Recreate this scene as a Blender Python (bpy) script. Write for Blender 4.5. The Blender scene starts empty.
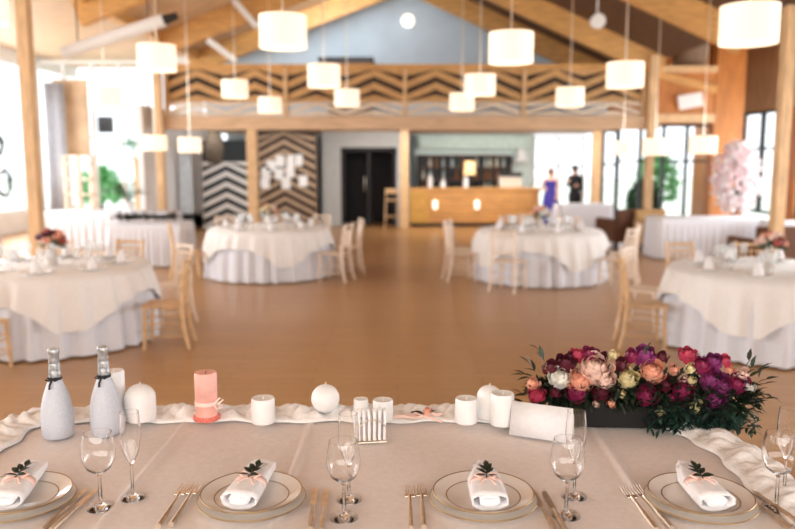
import bpy, bmesh, math, random
from mathutils import Vector, Matrix
random.seed(7)
R = math.radians; PI = math.pi
C = bpy.context.scene.collection
scene = bpy.context.scene

# ------------------------------------------------------------------ camera, world, light, exposure
PITCH = R(7.7); FPX = 773.0; CAMZ = 1.80
cam_d = bpy.data.cameras.new('camera'); cam = bpy.data.objects.new('camera', cam_d); C.objects.link(cam)
cam.location = (0, 0, CAMZ); cam.rotation_euler = (PI/2 - PITCH, 0, 0)
cam_d.sensor_width = 36; cam_d.lens = FPX/795*36; cam_d.clip_start = 0.05; cam_d.clip_end = 300
cam_d.dof.use_dof = True; cam_d.dof.focus_distance = 2.25; cam_d.dof.aperture_fstop = 1.9
scene.camera = cam
world = bpy.data.worlds.new('world'); scene.world = world; world.use_nodes = True
wn = world.node_tree.nodes; wl = world.node_tree.links
wbg = wn['Background']
wbg.inputs['Color'].default_value = (0.90, 0.95, 1.0, 1); wbg.inputs['Strength'].default_value = 1.6
sun_d = bpy.data.lights.new('sun', 'SUN'); sun = bpy.data.objects.new('sun', sun_d); C.objects.link(sun)
sun_d.energy = 2.0; sun_d.angle = R(6); sun_d.color = (1, .96, .9); sun.rotation_euler = (R(48), 0, R(-70))
def area(name, loc, rot, sx, sy, e, col=(1, 1, 1)):
    d = bpy.data.lights.new(name, 'AREA'); d.shape = 'RECTANGLE'; d.size = sx; d.size_y = sy; d.energy = e; d.color = col
    o = bpy.data.objects.new(name, d); C.objects.link(o); o.location = loc; o.rotation_euler = rot; return o
area('window_daylight_west', (-9.9, 11.5, 2.5), (0, R(-90), 0), 4.2, 18, 850, (.93, .97, 1))
area('window_daylight_east', (9.3, 10.5, 2.0), (0, R(90), 0), 3.4, 16, 900, (.95, .98, 1))
area('window_daylight_south', (0, -2.8, 2.6), (R(-102), 0, PI), 12, 3.2, 420, (1, .97, .94))  # added fill brightening the head table; the south wall has no window
area('roof_light_gable', (-1.6, 18.3, 5.3), (R(60), 0, R(-12)), 2.5, 1.0, 60, (.9, .96, 1))  # added unseen fill that brightens the gable wall
area('roof_light_bar', (2.6, 19.2, 2.5), (R(40), 0, 0), 5, .5, 110, (1, .97, .92))  # added fill under the mezzanine to lift the wall behind the bar
area('roof_light_door', (-3.0, 18.4, 2.5), (R(40), 0, 0), 4, .5, 35, (1, .97, .92))  # added fill under the mezzanine brightening the door side and zigzag panels
scene.view_settings.view_transform = 'Standard'; scene.view_settings.look = 'None'
scene.view_settings.gamma = 1; scene.view_settings.use_curve_mapping = False
scene.view_settings.exposure = 0.38

# ------------------------------------------------------------------ helpers
def at(px, py, z):
    "world point at height z seen at pixel px, py"
    u = (px-397.5)/FPX; v = (264.5-py)/FPX
    dy = math.cos(PITCH)+v*math.sin(PITCH); dz = -math.sin(PITCH)+v*math.cos(PITCH)
    t = (z-CAMZ)/dz
    return Vector((u*t, dy*t, z))
def atd(px, py, Y):
    u = (px-397.5)/FPX; v = (264.5-py)/FPX
    dy = math.cos(PITCH)+v*math.sin(PITCH); dz = -math.sin(PITCH)+v*math.cos(PITCH)
    t = Y/dy
    return Vector((u*t, Y, CAMZ+dz*t))
def lin(c): return tuple((x/12.92 if x <= .04045 else ((x+.055)/1.055)**2.4) for x in c)
def rgb(r, g, b): return lin((r/255, g/255, b/255))
MATS = {}
def mat(name, col, rough=.6, metal=0, var=.06, scale=8, emit=0, trans=0, bump=0, alpha=1, sheen=0, stretch=None, sss=0, ecol=None):
    if name in MATS: return MATS[name]
    m = bpy.data.materials.new(name); m.use_nodes = True; MATS[name] = m
    n = m.node_tree.nodes; l = m.node_tree.links; b = n['Principled BSDF']
    b.inputs['Roughness'].default_value = rough; b.inputs['Metallic'].default_value = metal
    b.inputs['Transmission Weight'].default_value = trans; b.inputs['Alpha'].default_value = alpha
    if sheen: b.inputs['Sheen Weight'].default_value = sheen
    if sss:
        b.inputs['Subsurface Weight'].default_value = sss; b.inputs['Subsurface Radius'].default_value = (.02, .015, .012)
    if emit:
        b.inputs['Emission Color'].default_value = (*(ecol or col), 1); b.inputs['Emission Strength'].default_value = emit
    b.inputs['Base Color'].default_value = (*col, 1)
    if var or bump:
        tc = n.new('ShaderNodeTexCoord'); mp = n.new('ShaderNodeMapping'); nz = n.new('ShaderNodeTexNoise')
        nz.inputs['Scale'].default_value = scale; nz.inputs['Detail'].default_value = 5
        l.new(tc.outputs['Object'], mp.inputs['Vector']); l.new(mp.outputs['Vector'], nz.inputs['Vector'])
        if stretch: mp.inputs['Scale'].default_value = stretch
        if var:
            r = n.new('ShaderNodeValToRGB')
            r.color_ramp.elements[0].position = .3; r.color_ramp.elements[1].position = .7
            r.color_ramp.elements[0].color = (*[max(0, c*(1-var*2.2)) for c in col], 1)
            r.color_ramp.elements[1].color = (*[min(1, c*(1+var)) for c in col], 1)
            l.new(nz.outputs['Fac'], r.inputs['Fac']); l.new(r.outputs['Color'], b.inputs['Base Color'])
        if bump:
            bp = n.new('ShaderNodeBump'); bp.inputs['Strength'].default_value = bump; bp.inputs['Distance'].default_value = .01
            l.new(nz.outputs['Fac'], bp.inputs['Height']); l.new(bp.outputs['Normal'], b.inputs['Normal'])
    return m
def brick_mat(name, c1, c2, mortar, bw, rh, rough=.4, msize=.004, rot=0, bump=.15, grain=.12):
    m = bpy.data.materials.new(name); m.use_nodes = True; MATS[name] = m
    n = m.node_tree.nodes; l = m.node_tree.links; b = n['Principled BSDF']
    tc = n.new('ShaderNodeTexCoord'); mp = n.new('ShaderNodeMapping'); mp.inputs['Rotation'].default_value = (0, 0, rot)
    br = n.new('ShaderNodeTexBrick'); br.inputs['Scale'].default_value = 1; br.inputs['Brick Width'].default_value = bw
    br.inputs['Row Height'].default_value = rh; br.inputs['Mortar Size'].default_value = msize
    br.inputs['Color1'].default_value = (*c1, 1); br.inputs['Color2'].default_value = (*c2, 1); br.inputs['Mortar'].default_value = (*mortar, 1)
    nz = n.new('ShaderNodeTexNoise'); nz.inputs['Scale'].default_value = 3; nz.inputs['Detail'].default_value = 8
    mp2 = n.new('ShaderNodeMapping'); mp2.inputs['Scale'].default_value = (1, 9, 1) if rot == 0 else (9, 1, 1)
    mx = n.new('ShaderNodeMixRGB'); mx.blend_type = 'MULTIPLY'; mx.inputs[0].default_value = grain*3
    cr = n.new('ShaderNodeValToRGB'); cr.color_ramp.elements[0].color = (.55, .5, .45, 1); cr.color_ramp.elements[0].position = .3; cr.color_ramp.elements[1].position = .65
    l.new(tc.outputs['Object'], mp.inputs['Vector']); l.new(mp.outputs['Vector'], br.inputs['Vector'])
    l.new(tc.outputs['Object'], mp2.inputs['Vector']); l.new(mp2.outputs['Vector'], nz.inputs['Vector'])
    l.new(nz.outputs['Fac'], cr.inputs['Fac']); l.new(br.outputs['Color'], mx.inputs[1]); l.new(cr.outputs['Color'], mx.inputs[2])
    l.new(mx.outputs['Color'], b.inputs['Base Color']); b.inputs['Roughness'].default_value = rough
    return m
def pane_mat():
    m = bpy.data.materials.new('window_glass'); m.use_nodes = True; n = m.node_tree.nodes; l = m.node_tree.links; n.clear()
    o = n.new('ShaderNodeOutputMaterial'); t = n.new('ShaderNodeBsdfTransparent'); g = n.new('ShaderNodeBsdfGlossy'); mx = n.new('ShaderNodeMixShader'); f = n.new('ShaderNodeLayerWeight'); pw = n.new('ShaderNodeMath'); pw.operation = 'POWER'; pw.inputs[1].default_value = 5; ml = n.new('ShaderNodeMath'); ml.operation = 'MULTIPLY'; ml.inputs[1].default_value = .5
    g.inputs['Roughness'].default_value = .02; l.new(f.outputs['Facing'], pw.inputs[0]); l.new(pw.outputs[0], ml.inputs[0])
    l.new(ml.outputs[0], mx.inputs[0]); l.new(t.outputs[0], mx.inputs[1]); l.new(g.outputs[0], mx.inputs[2]); l.new(mx.outputs[0], o.inputs[0]); return m

WOOD = mat('honey_timber', rgb(222, 184, 138), .5, var=.14, scale=3, stretch=(6, 6, 1), bump=.1)
WOODX = mat('honey_timber_beam', rgb(214, 160, 94), .5, var=.12, scale=3, stretch=(1, 6, 6), bump=.1)
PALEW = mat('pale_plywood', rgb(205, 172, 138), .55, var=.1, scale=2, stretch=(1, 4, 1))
SHADEDW = mat('dark_roof_boards', rgb(92, 62, 42), .65, var=.15, scale=3, stretch=(8, 1, 1))  # shade of the east slope put into the board colour
ORNG = mat('orange_wood_panel', rgb(200, 128, 62), .5, var=.1, scale=2, stretch=(4, 4, 1))
CHAIRW = mat('chair_wood', rgb(222, 184, 138), .4, var=.1, scale=14, bump=.05)
CHAIRP = mat('chair_limewash', rgb(238, 218, 198), .45, var=.06, scale=14, bump=.05)
WALLG = mat('blue_grey_plaster', rgb(196, 210, 222), .8, var=.03, scale=2)
WALLW = mat('white_plaster', rgb(236, 236, 236), .8, var=.03, scale=2)
CLOTH = mat('white_linen', rgb(228, 230, 238), .85, var=.02, scale=40, bump=.08, sheen=.2)
IVORY = mat('ivory_linen', rgb(242, 240, 238), .85, var=.02, scale=40, bump=.08, sheen=.2)
HEADC = mat('head_table_linen', rgb(231, 220, 214), .8, var=.03, scale=60, bump=.1, sheen=.2)
TULLE = mat('tulle_fabric', rgb(250, 248, 246), .7, var=.03, scale=60, bump=.4)
BLACK = mat('black_metal', rgb(28, 28, 30), .5, var=.05)
WHITE = mat('white_wax', rgb(240, 239, 238), .45, var=.02, scale=30, sss=.3)
PORC = mat('white_porcelain', rgb(234, 226, 218), .12, var=.02, scale=8)
GOLD = mat('gold_rim', rgb(178, 148, 104), .4, metal=1, var=.08)
CUTL = mat('champagne_cutlery', rgb(245, 232, 214), .3, metal=1, var=.1, scale=40)
NAPK = mat('napkin_linen', rgb(240, 238, 240), .85, var=.02, scale=80, bump=.15)
PEACH = mat('peach_ribbon', rgb(248, 210, 196), .5, var=.08, scale=30)
LEAFD = mat('dark_leaf', rgb(34, 52, 34), .5, var=.3, scale=30)
LEAFG = mat('green_leaf', rgb(60, 110, 66), .5, var=.3, scale=20)
SHADE = mat('lamp_shade_fabric', rgb(255, 244, 226), .8, var=.02, emit=.55, ecol=rgb(255, 226, 196))
DIFF = mat('lamp_diffuser', rgb(255, 250, 240), .8, var=0, emit=1.1, ecol=rgb(255, 240, 215))
GLASS = mat('clear_glass', (1, 1, 1), .0, var=0, trans=1)
MATS['clear_glass'].node_tree.nodes['Principled BSDF'].inputs['IOR'].default_value = 1.45
PANE = pane_mat()

def new(): return bmesh.new()
def box(bm, x0, x1, y0, y1, z0, z1, M=None):
    vs = [bm.verts.new((x, y, z)) for z in (z0, z1) for y in (y0, y1) for x in (x0, x1)]
    for f in ((0, 2, 3, 1), (4, 5, 7, 6), (0, 1, 5, 4), (2, 6, 7, 3), (0, 4, 6, 2), (1, 3, 7, 5)): bm.faces.new([vs[i] for i in f])
    if M: bmesh.ops.transform(bm, matrix=M, verts=vs)
    return vs
def beam(bm, a, b, w, h, up=(0, 0, 1)):
    "bar from a to b, w wide sideways, h high along up"
    a = Vector(a); b = Vector(b); d = (b-a).normalized(); s = d.cross(Vector(up)).normalized(); u = s.cross(d).normalized()
    vs = [bm.verts.new(p+s*i*w/2+u*j*h/2) for p in (a, b) for j in (-1, 1) for i in (-1, 1)]
    for f in ((0, 1, 3, 2), (4, 6, 7, 5), (0, 4, 5, 1), (2, 3, 7, 6), (0, 2, 6, 4), (1, 5, 7, 3)): bm.faces.new([vs[i] for i in f])
def tube(bm, pts, r, seg=8, cap=True):
    pts = [Vector(p) for p in pts]; rings = []; n = len(pts)
    rr = r if hasattr(r, '__len__') else [r]*n
    ref = Vector((0, 0, 1))
    if abs((pts[-1]-pts[0]).normalized().z) > .9: ref = Vector((1, 0, 0))
    for i, p in enumerate(pts):
        t = (pts[min(i+1, n-1)]-pts[max(i-1, 0)]).normalized()
        s = t.cross(ref).normalized(); u = s.cross(t).normalized()
        rings.append([bm.verts.new(p+(s*math.cos(2*PI*k/seg)+u*math.sin(2*PI*k/seg))*rr[i]) for k in range(seg)])
    for i in range(n-1):
        for k in range(seg):
            bm.faces.new((rings[i][k], rings[i][(k+1) % seg], rings[i+1][(k+1) % seg], rings[i+1][k]))
    if cap: bm.faces.new(rings[0][::-1]); bm.faces.new(rings[-1])
def lathe(bm, prof, seg=32, loc=(0, 0, 0), closed=False):
    rings = []
    for r, z in prof:
        if r < 1e-6: rings.append([bm.verts.new((loc[0], loc[1], loc[2]+z))])
        else: rings.append([bm.verts.new((loc[0]+r*math.cos(2*PI*k/seg), loc[1]+r*math.sin(2*PI*k/seg), loc[2]+z)) for k in range(seg)])
    pairs = list(zip(rings, rings[1:])) + ([(rings[-1], rings[0])] if closed else [])
    for a, b in pairs:
        for k in range(seg):
            k2 = (k+1) % seg
            if len(a) == 1 and len(b) == 1: continue
            if len(a) == 1: bm.faces.new((a[0], b[k2], b[k]))
            elif len(b) == 1: bm.faces.new((a[k], a[k2], b[0]))
            else: bm.faces.new((a[k], a[k2], b[k2], b[k]))
def ball(bm, loc, r, sub=2, sc=(1, 1, 1), noise=0):
    res = bmesh.ops.create_icosphere(bm, subdivisions=sub, radius=1)
    for v in res['verts']:
        k = 1+random.uniform(-noise, noise)
        v.co = Vector((v.co.x*r*sc[0]*k+loc[0], v.co.y*r*sc[1]*k+loc[1], v.co.z*r*sc[2]*k+loc[2]))
def leaf(bm, p, d, L, W, curl=.25):
    "pointed leaf blade with a mid fold, from p along d"
    p = Vector(p); d = Vector(d).normalized(); s = d.cross(Vector((random.uniform(-.3, .3), random.uniform(-.3, .3), 1))).normalized(); u = s.cross(d).normalized()
    prev = None
    for i, t in enumerate((0, .25, .55, .8, 1)):
        w = W*math.sin(PI*min(.98, max(.04, t**.8)))/2
        c = p+d*L*t-u*L*curl*t*t
        row = (bm.verts.new(c+s*w+u*w*.3), bm.verts.new(c), bm.verts.new(c-s*w+u*w*.3))
        if prev: bm.faces.new((prev[0], prev[1], row[1], row[0])); bm.faces.new((prev[1], prev[2], row[2], row[1]))
        prev = row
def obj(name, bm, m, parent=None, smooth=True, bevel=0, solid=0, sub=0, auto=None):
    bmesh.ops.recalc_face_normals(bm, faces=bm.faces)
    me = bpy.data.meshes.new(name); bm.to_mesh(me); bm.free(); me.materials.append(m)
    if smooth: me.shade_smooth()
    if smooth and auto is not False:
        try: me.set_sharp_from_angle(angle=R(auto or 40))
        except Exception: pass
    o = bpy.data.objects.new(name, me); C.objects.link(o)
    if parent: o.parent = parent
    if solid: md = o.modifiers.new('s', 'SOLIDIFY'); md.thickness = solid; md.offset = 0
    if sub: md = o.modifiers.new('u', 'SUBSURF'); md.levels = sub; md.render_levels = sub
    if bevel: md = o.modifiers.new('b', 'BEVEL'); md.width = bevel; md.segments = 2; md.limit_method = 'ANGLE'
    return o
def tag(o, label, cat, group=None):
    o['label'] = label; o['category'] = cat
    if group: o['group'] = group
    return o
def thing(name, label, cat, loc=(0, 0, 0), rz=0, group=None):
    o = bpy.data.objects.new(name, None); C.objects.link(o); o.location = loc; o.rotation_euler = (0, 0, rz); o.empty_display_size = .1
    return tag(o, label, cat, group)
def struct(o): o['kind'] = 'structure'; return o
def sbox(name, m, x0, x1, y0, y1, z0, z1, parent=None):
    bm = new(); box(bm, x0, x1, y0, y1, z0, z1); o = obj(name, bm, m, parent, smooth=False)
    return struct(o) if not parent else o
def dup(root, loc=None, rz=None, label=None, group=None, scale=None):
    def rec(o, par):
        c = o.copy(); C.objects.link(c)
        if par: c.parent = par
        for ch in KIDS.get(o.name, None) or [x for x in o.children]: rec(ch, c)
        return c
    r = rec(root, None)
    if loc is not None: r.location = loc
    if rz is not None: r.rotation_euler = (0, 0, rz)
    if scale: r.scale = (scale,)*3
    if label: r['label'] = label
    if group: r['group'] = group
    return r
KIDS = {}

# ------------------------------------------------------------------ shell
XL, XR, CX = -9.6, 9.0, .2
Y0, Y1 = -3.0, 23.5
fl = brick_mat('floor_planks', rgb(192, 147, 96), rgb(184, 139, 88), rgb(158, 115, 70), 1.4, .16, rough=.3, rot=0, grain=.08)
sbox('wall_south', mat('south_wall_plaster', rgb(206, 186, 160), .8), XL, XR, Y0-.1, Y0, 0, 6.5)
sbox('floor', fl, XL, XR, Y0, Y1, -.12, 0)
sbox('floor_podium', PALEW, -3.4, 3.2, Y0, 3.1, 0, .16)
bm = new(); box(bm, -60, 60, -20, 90, -.5, -.25); struct(obj('ground', bm, mat('lawn', rgb(216, 222, 210), .9, var=.15, scale=1), smooth=False))
# roof slopes
RZ = 6.45
def sl(x): return .375 if x < CX else .45
def slope(name, m, x_e):
    bm = new(); z_e = RZ-sl(x_e)*abs(x_e-CX)
    beam_pts = [(CX, RZ), (x_e, z_e), (x_e, z_e+.18), (CX, RZ+.18)]
    a = [bm.verts.new((x, Y0+1, z)) for x, z in beam_pts]; b = [bm.verts.new((x, Y1+.2, z)) for x, z in beam_pts]
    bm.faces.new(a); bm.faces.new(b[::-1])
    for i in range(4): bm.faces.new((a[i], b[i], b[(i+1) % 4], a[(i+1) % 4]))
    return struct(obj(name, bm, m, smooth=False))
XPL, XPR = -5.1, 5.55
slope('ceiling_slope_west', PALEW, XPL-.2); slope('ceiling_slope_east', SHADEDW, XPR+.2)
sbox('ceiling_aisle_west', PALEW, XL, XPL-.15, Y0+1, Y1, 4.5, 4.65)
sbox('ceiling_aisle_east', PALEW, XPR+.15, XR, Y0+1, Y1, 5.0, 5.15)
sbox('wall_eaves_east', PALEW, XPR+.15, XPR+.25, Y0+1, Y1, 4.1, 5.0)
# posts
for nm, x, y, h in (('trim_post_west_1', XPL, 10.9, 4.35), ('trim_post_west_2', XPL, 16.8, 4.35), ('trim_post_east_1', XPR+.1, 11.5, 4.0), ('trim_post_east_2', XPR-.1, 16.9, 4.0),
                    ('trim_post_west_0', XPL, 4.5, 4.35), ('trim_post_east_0', XPR, 4.8, 4.0)):
    bm = new(); box(bm, x-.08, x+.08, y-.09, y+.09, 0, h); struct(obj(nm, bm, WOOD, bevel=.01, smooth=False))
# rafters (trusses) and purlins
k = 0
for y in (4.8, 13.0, 17.0, 20.0):
    for s, xe in ((-1, XPL-.1), (1, XPR+.1)):
        k += 1; bm = new(); beam(bm, (CX, y, RZ-.25), (xe, y, RZ-.25-sl(xe)*abs(xe-CX)), .2, .46)
        struct(obj('trim_rafter_%d' % k, bm, WOODX, smooth=False))
for s, xe in ((-1, XPL),):
    k += 1; bm = new(); box(bm, xe-.1, xe+.1, 1, 23, 4.3, 4.5); struct(obj('trim_eaves_beam_%d' % k, bm, WOODX, smooth=False))
bm = new(); box(bm, CX-.08, CX+.08, 1, 20.8, RZ-.3, RZ-.02); struct(obj('trim_ridge_beam', bm, WOODX, smooth=False))
# pale diagonal braces beside the west truss
for i, (a, b, Y) in enumerate((((230, -4), (257, 27), 16.7), ((208, 40), (236, 61), 16.7))):
    bm = new(); beam(bm, atd(*a, Y), atd(*b, Y), .12, .12, up=(0, 1, 0)); struct(obj('trim_brace_%d' % (i+1), bm, WALLW, smooth=False))

# glazed walls: mullions, transom, sill, panes
def glazed(idx, axis, c, a0, a1, zb, zt, n, m=BLACK, trans=.62, mw=.07, ztop=None):
    "window in the plane axis=c from a0 to a1"
    t = bpy.data.objects.new('window_%d' % idx, None); C.objects.link(t); t['kind'] = 'structure'
    def b(bm, p0, p1, z0, z1, d=.05):
        if axis == 'x': box(bm, c-d, c+d, p0, p1, z0, z1)
        else: box(bm, p0, p1, c-d, c+d, z0, z1)
    bm = new(); b(bm, a0, a1, zb, zb+mw); b(bm, a0, a1, zt-mw, zt); b(bm, a0, a1, zb+(zt-zb)*trans, zb+(zt-zb)*trans+mw*.8)
    for i in range(n+1):
        p = a0+(a1-a0)*i/n; b(bm, p-mw/2, p+mw/2, zb, zt, .06)
    obj('window_frame', bm, m, t, smooth=False)
    for i in range(n):
        bm = new(); b(bm, a0+(a1-a0)*i/n+mw/2, a0+(a1-a0)*(i+1)/n-mw/2, zb+mw, zt-mw, .004); obj('pane', bm, PANE, t, smooth=False)
glazed(1, 'x', XL, -2, 20.9, .5, 4.2, 11, WALLW)
sbox('wall_west_low', WALLW, XL-.1, XL+.1, Y0, Y1, 0, .5); sbox('wall_west_high', WALLW, XL-.1, XL+.1, Y0, Y1, 4.2, 4.65)
glazed(2, 'x', XR, 0, 17.4, .5, 3.0, 8, BLACK)
sbox('wall_east_low', ORNG, XR-.1, XR+.1, Y0, 17.4, 0, .5); sbox('wall_east_high', PALEW, XR-.1, XR+.1, Y0, Y1, 3.0, 5.1)
sbox('wall_east_pier', ORNG, XR-.1, XR+.1, 17.4, 18.2, 0, 3.0)
glazed(3, 'x', XR, 18.2, 20.4, .5, 3.0, 2, BLACK)
sbox('wall_east_end', ORNG, XR-.1, XR+.1, 20.4, Y1, 0, 3.0)
# projecting orange wooden pier by the blossom tree
sbox('wall_pier_east', ORNG, 7.1, 7.75, 17.6, 17.9, 0, 5.0)
# north-west glazing (behind the buffet) and its boards
YB = 21.0
glazed(4, 'y', YB, XL, -5.9, .35, 4.4, 5, WALLW, trans=.5)
sbox('wall_north_west_low', WALLW, XL, -5.2, YB-.08, YB+.08, 0, .35)
sbox('wall_north_west_board', PALEW, -9.1, -8.2, YB-.2, YB-.1, 1.9, 3.9)
sbox('wall_north_west_side', WALLW, -5.9, -5.2, YB-.08, YB+.08, 0, 4.5)
# north-east glazing
glazed(5, 'y', YB, 5.9, XR, .1, 2.75, 5, BLACK)
sbox('wall_north_east_high', ORNG, 5.6, XR, YB-.1, YB+.1, 2.75, 5.0)
# gable wall, back wall
bm = new()
gp = [(XPL, 2.71), (XPR, 2.71), (XPR, RZ-.45*(XPR-CX)), (CX, RZ), (XPL, RZ-.375*(CX-XPL))]
a = [bm.verts.new((x, 20.95, z)) for x, z in gp]; b = [bm.verts.new((x, 21.1, z)) for x, z in gp]
bm.faces.new(a); bm.faces.new(b[::-1])
for i in range(5): bm.faces.new((a[i], b[i], b[(i+1) % 5], a[(i+1) % 5]))
struct(obj('wall_gable', bm, WALLG, smooth=False))
sbox('wall_north_low', WALLG, XPL, 4.0, Y1-.05, Y1+.1, 0, 2.56)
sbox('wall_alcove_west', WALLW, XPL-.62, XPL-.5, 17.2, Y1, 0, 3.0)
# mezzanine
sbox('floor_mezzanine', PALEW, XPL, XPR, 17.1, Y1-.1, 2.56, 2.70)
sbox('trim_mezzanine_beam', mat('pale_beam', rgb(214, 178, 142), .5, var=.1, scale=3, stretch=(1, 6, 6)), XPL, XPR+.1, 16.92, 17.1, 2.45, 2.74)
for nm, x, y in (('trim_post_mezzanine_1', -3.17, 17.05), ('trim_post_mezzanine_2', .18, 20.4), ('trim_post_mezzanine_3', 5.2, 20.4)):
    bm = new(); box(bm, x-.11, x+.11, y-.1, y+.1, 0, 2.56); struct(obj(nm, bm, CHAIRW, bevel=.01, smooth=False))
# wall under the mezzanine: door surround, bar niche, white part
GREYP = mat('grey_panel', rgb(214, 218, 218), .7, var=.03)
sbox('wall_door_surround_1', GREYP, -2.05, -1.55, 21.3, 21.5, 0, 2.56)
sbox('wall_door_surround_2', GREYP, -.02, .3, 21.3, 21.5, 0, 2.56)
sbox('wall_door_surround_3', GREYP, -1.55, -.02, 21.3, 21.5, 2.14, 2.56)
d = bpy.data.objects.new('door_1', None); C.objects.link(d); d['kind'] = 'structure'
bm = new()
for (x0, x1, z0, z1) in ((-1.55, -1.45, 0, 2.14), (-.12, -.02, 0, 2.14), (-1.55, -.02, 2.04, 2.14), (-.83, -.75, 0, 2.04)): box(bm, x0, x1, 21.32, 21.42, z0, z1)
obj('door_frame', bm, BLACK, d, smooth=False)
bm = new(); box(bm, -1.45, -.83, 21.36, 21.37, 0, 2.04); obj('pane', bm, PANE, d, smooth=False)
bm = new(); box(bm, -.75, -.12, 21.36, 21.37, 0, 2.04); obj('pane', bm, PANE, d, smooth=False)
bm = new(); tube(bm, [(-.9, 21.28, .95), (-.9, 21.25, 1.0), (-.9, 21.25, 1.3), (-.9, 21.28, 1.35)], .012); obj('door_handle', bm, CUTL, d)
sbox('wall_lobby_back', mat('dark_lobby', rgb(40, 38, 42), .8), -2.0, .3, 22.6, 22.7, 0, 2.56)
sbox('wall_lobby_side_1', MATS['dark_lobby'], -2.0, -1.9, 21.5, 22.6, 0, 2.56); sbox('wall_lobby_side_2', MATS['dark_lobby'], .2, .3, 21.5, 22.6, 0, 2.56)
sbox('wall_bar_back', mat('mint_wall', rgb(222, 236, 230), .7, var=.03), .5, 4.0, 23.0, 23.1, 0, 2.56)
# white wall and pale windows to the east of the bar
glazed(6, 'y', 22.9, 4.0, 5.45, .1, 2.5, 2, WALLW)
glazed(7, 'y', 20.9, 5.5, 5.9, .1, 2.6, 1, BLACK)

# ------------------------------------------------------------------ chevron panels
def chev(bm, x0, x1, z0, z1, y, per, amp, th, gap, dep=.03, off=0):
    "zigzag bars clipped to the rectangle"
    z = z0-amp
    while z < z1:
        x = x0
        while x < x1-1e-4:
            ph = ((x-x0+off) % (per/2)); xn = min(x1, x+(per/2-ph) if per/2-ph > 1e-4 else x+per/2)
            def hz(xx):
                q = ((xx-x0+off)/per) % 1; return amp*(1-abs(2*q-1))
            za, zb = z+hz(x+1e-5), z+hz(xn-1e-5)
            pts = [(x, za), (xn, zb), (xn, zb+th), (x, za+th)]
            pts = [(px, min(max(pz, z0), z1)) for px, pz in pts]
            if (pts[2][1]-pts[1][1]) > .01 or (pts[3][1]-pts[0][1]) > .01:
                a = [bm.verts.new((px, y, pz)) for px, pz in pts]; b = [bm.verts.new((px, y+dep, pz)) for px, pz in pts]
                bm.faces.new(a); bm.faces.new(b[::-1])
                for i in range(4): bm.faces.new((a[i], b[i], b[(i+1) % 4], a[(i+1) % 4]))
            x = xn
        z += gap
ral = thing('balustrade', 'wooden mezzanine balustrade with zigzag slats over dark boards', 'railing', (0, 0, 0))
n = 4; x0 = XPL+.12; x1 = XPR-.25; w = (x1-x0)/n
DKB = mat('dark_backing_board', rgb(66, 46, 36), .7, var=.1); CREAM = mat('cream_slat', rgb(232, 214, 192), .6, var=.06)
BRS = mat('brown_slat', rgb(206, 160, 104), .55, var=.12, scale=4, stretch=(1, 5, 5))
for i in range(n):
    a, b = x0+i*w, x0+(i+1)*w
    bm = new(); box(bm, a+.04, b-.04, 17.06, 17.09, 3.04, 3.74); obj('backing_board', bm, DKB, ral, smooth=False)
    bm = new(); chev(bm, a+.04, b-.04, 3.04, 3.74, 17.0, (w-.08)/2, .26, .15, .27); obj('slat_panel', bm, BRS, ral, smooth=False)
    bm = new(); chev(bm, a+.04, b-.04, 2.76, 3.05, 17.0, (w-.08)/2, .2, .1, .19); obj('lower_slat_panel', bm, CREAM, ral, smooth=False)
for i in range(n+1):
    bm = new(); box(bm, x0+i*w-.04, x0+i*w+.04, 16.95, 17.1, 2.74, 3.76); obj('baluster_post', bm, WOOD, ral, smooth=False)
bm = new(); box(bm, x0-.04, x1+.04, 16.93, 17.12, 3.74, 3.83); obj('handrail', bm, WOODX, ral, smooth=False)
# zigzag wall panels below
t = thing('decor_panel', 'black wall panel with white zigzag stripes under the mezzanine', 'wall panel', (0, 0, 0))
bm = new(); box(bm, -5.0, -3.75, 19.9, 19.96, .02, 2.3); obj('backing_board', bm, mat('black_board', rgb(34, 44, 50), .6), t, smooth=False)
bm = new(); chev(bm, -5.0, -3.75, .05, 1.75, 19.87, 1.25, .3, .12, .27); obj('zigzag_stripes', bm, WALLW, t, smooth=False)
t = thing('decor_panel', 'brown wooden wall panel with pale zigzag slats and picture cards', 'wall panel', (0, 0, 0))
bm = new(); box(bm, -3.7, -2.07, 19.9, 19.96, .02, 2.54); obj('backing_board', bm, DKB, t, smooth=False)
bm = new(); chev(bm, -3.7, -2.07, .05, 2.5, 19.86, 1.63, .42, .1, .24); obj('zigzag_slats', bm, mat('taupe_slat', rgb(178, 152, 124), .6, var=.1), t, smooth=False)
for i, (px, py) in enumerate(((271, 166), (280, 161), (291, 161), (266, 173), (279, 174), (290, 172), (286, 183), (303, 181), (265, 183), (298, 160))):
    p = atd(px, py, 19.82); bm = new(); box(bm, p.x-.11, p.x+.11, 19.82, 19.85, p.z-.14, p.z+.14)
    tag(obj('picture_card', bm, WALLW, smooth=False), 'small white card pinned on the brown zigzag panel', 'card', 'cards on the zigzag panel')

# ------------------------------------------------------------------ mezzanine contents, gable disc
p = atd(408, 20, 20.85)
bm = new(); tube(bm, [(p.x, 20.85, p.z), (p.x, 20.95, p.z)], [.14, .17], 24); tag(obj('wall_lamp', bm, DIFF), 'round white lamp high on the blue-grey gable wall', 'lamp')
t = thing('cabinet', 'tall brown cabinet on the mezzanine below the gable', 'cabinet', (-1.22, 20.5, 2.7))
bm = new(); box(bm, -.55, .55, -.25, .25, 0, 1.6); obj('body', bm, mat('walnut', rgb(110, 74, 50), .5, var=.15), t, smooth=False)
bm = new(); box(bm, -.8, .6, -.3, .3, 1.6, 1.7); obj('top', bm, BLACK, t, smooth=False)
for s in (-1, 1):
    bm = new(); box(bm, s*.27-.25, s*.27+.25, -.27, -.25, .1, 1.5); dd = obj('door', bm, MATS['walnut'], t, smooth=False)
    bm = new(); ball(bm, (s*.06, -.285, .9), .02); obj('knob', bm, CUTL, dd)
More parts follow.
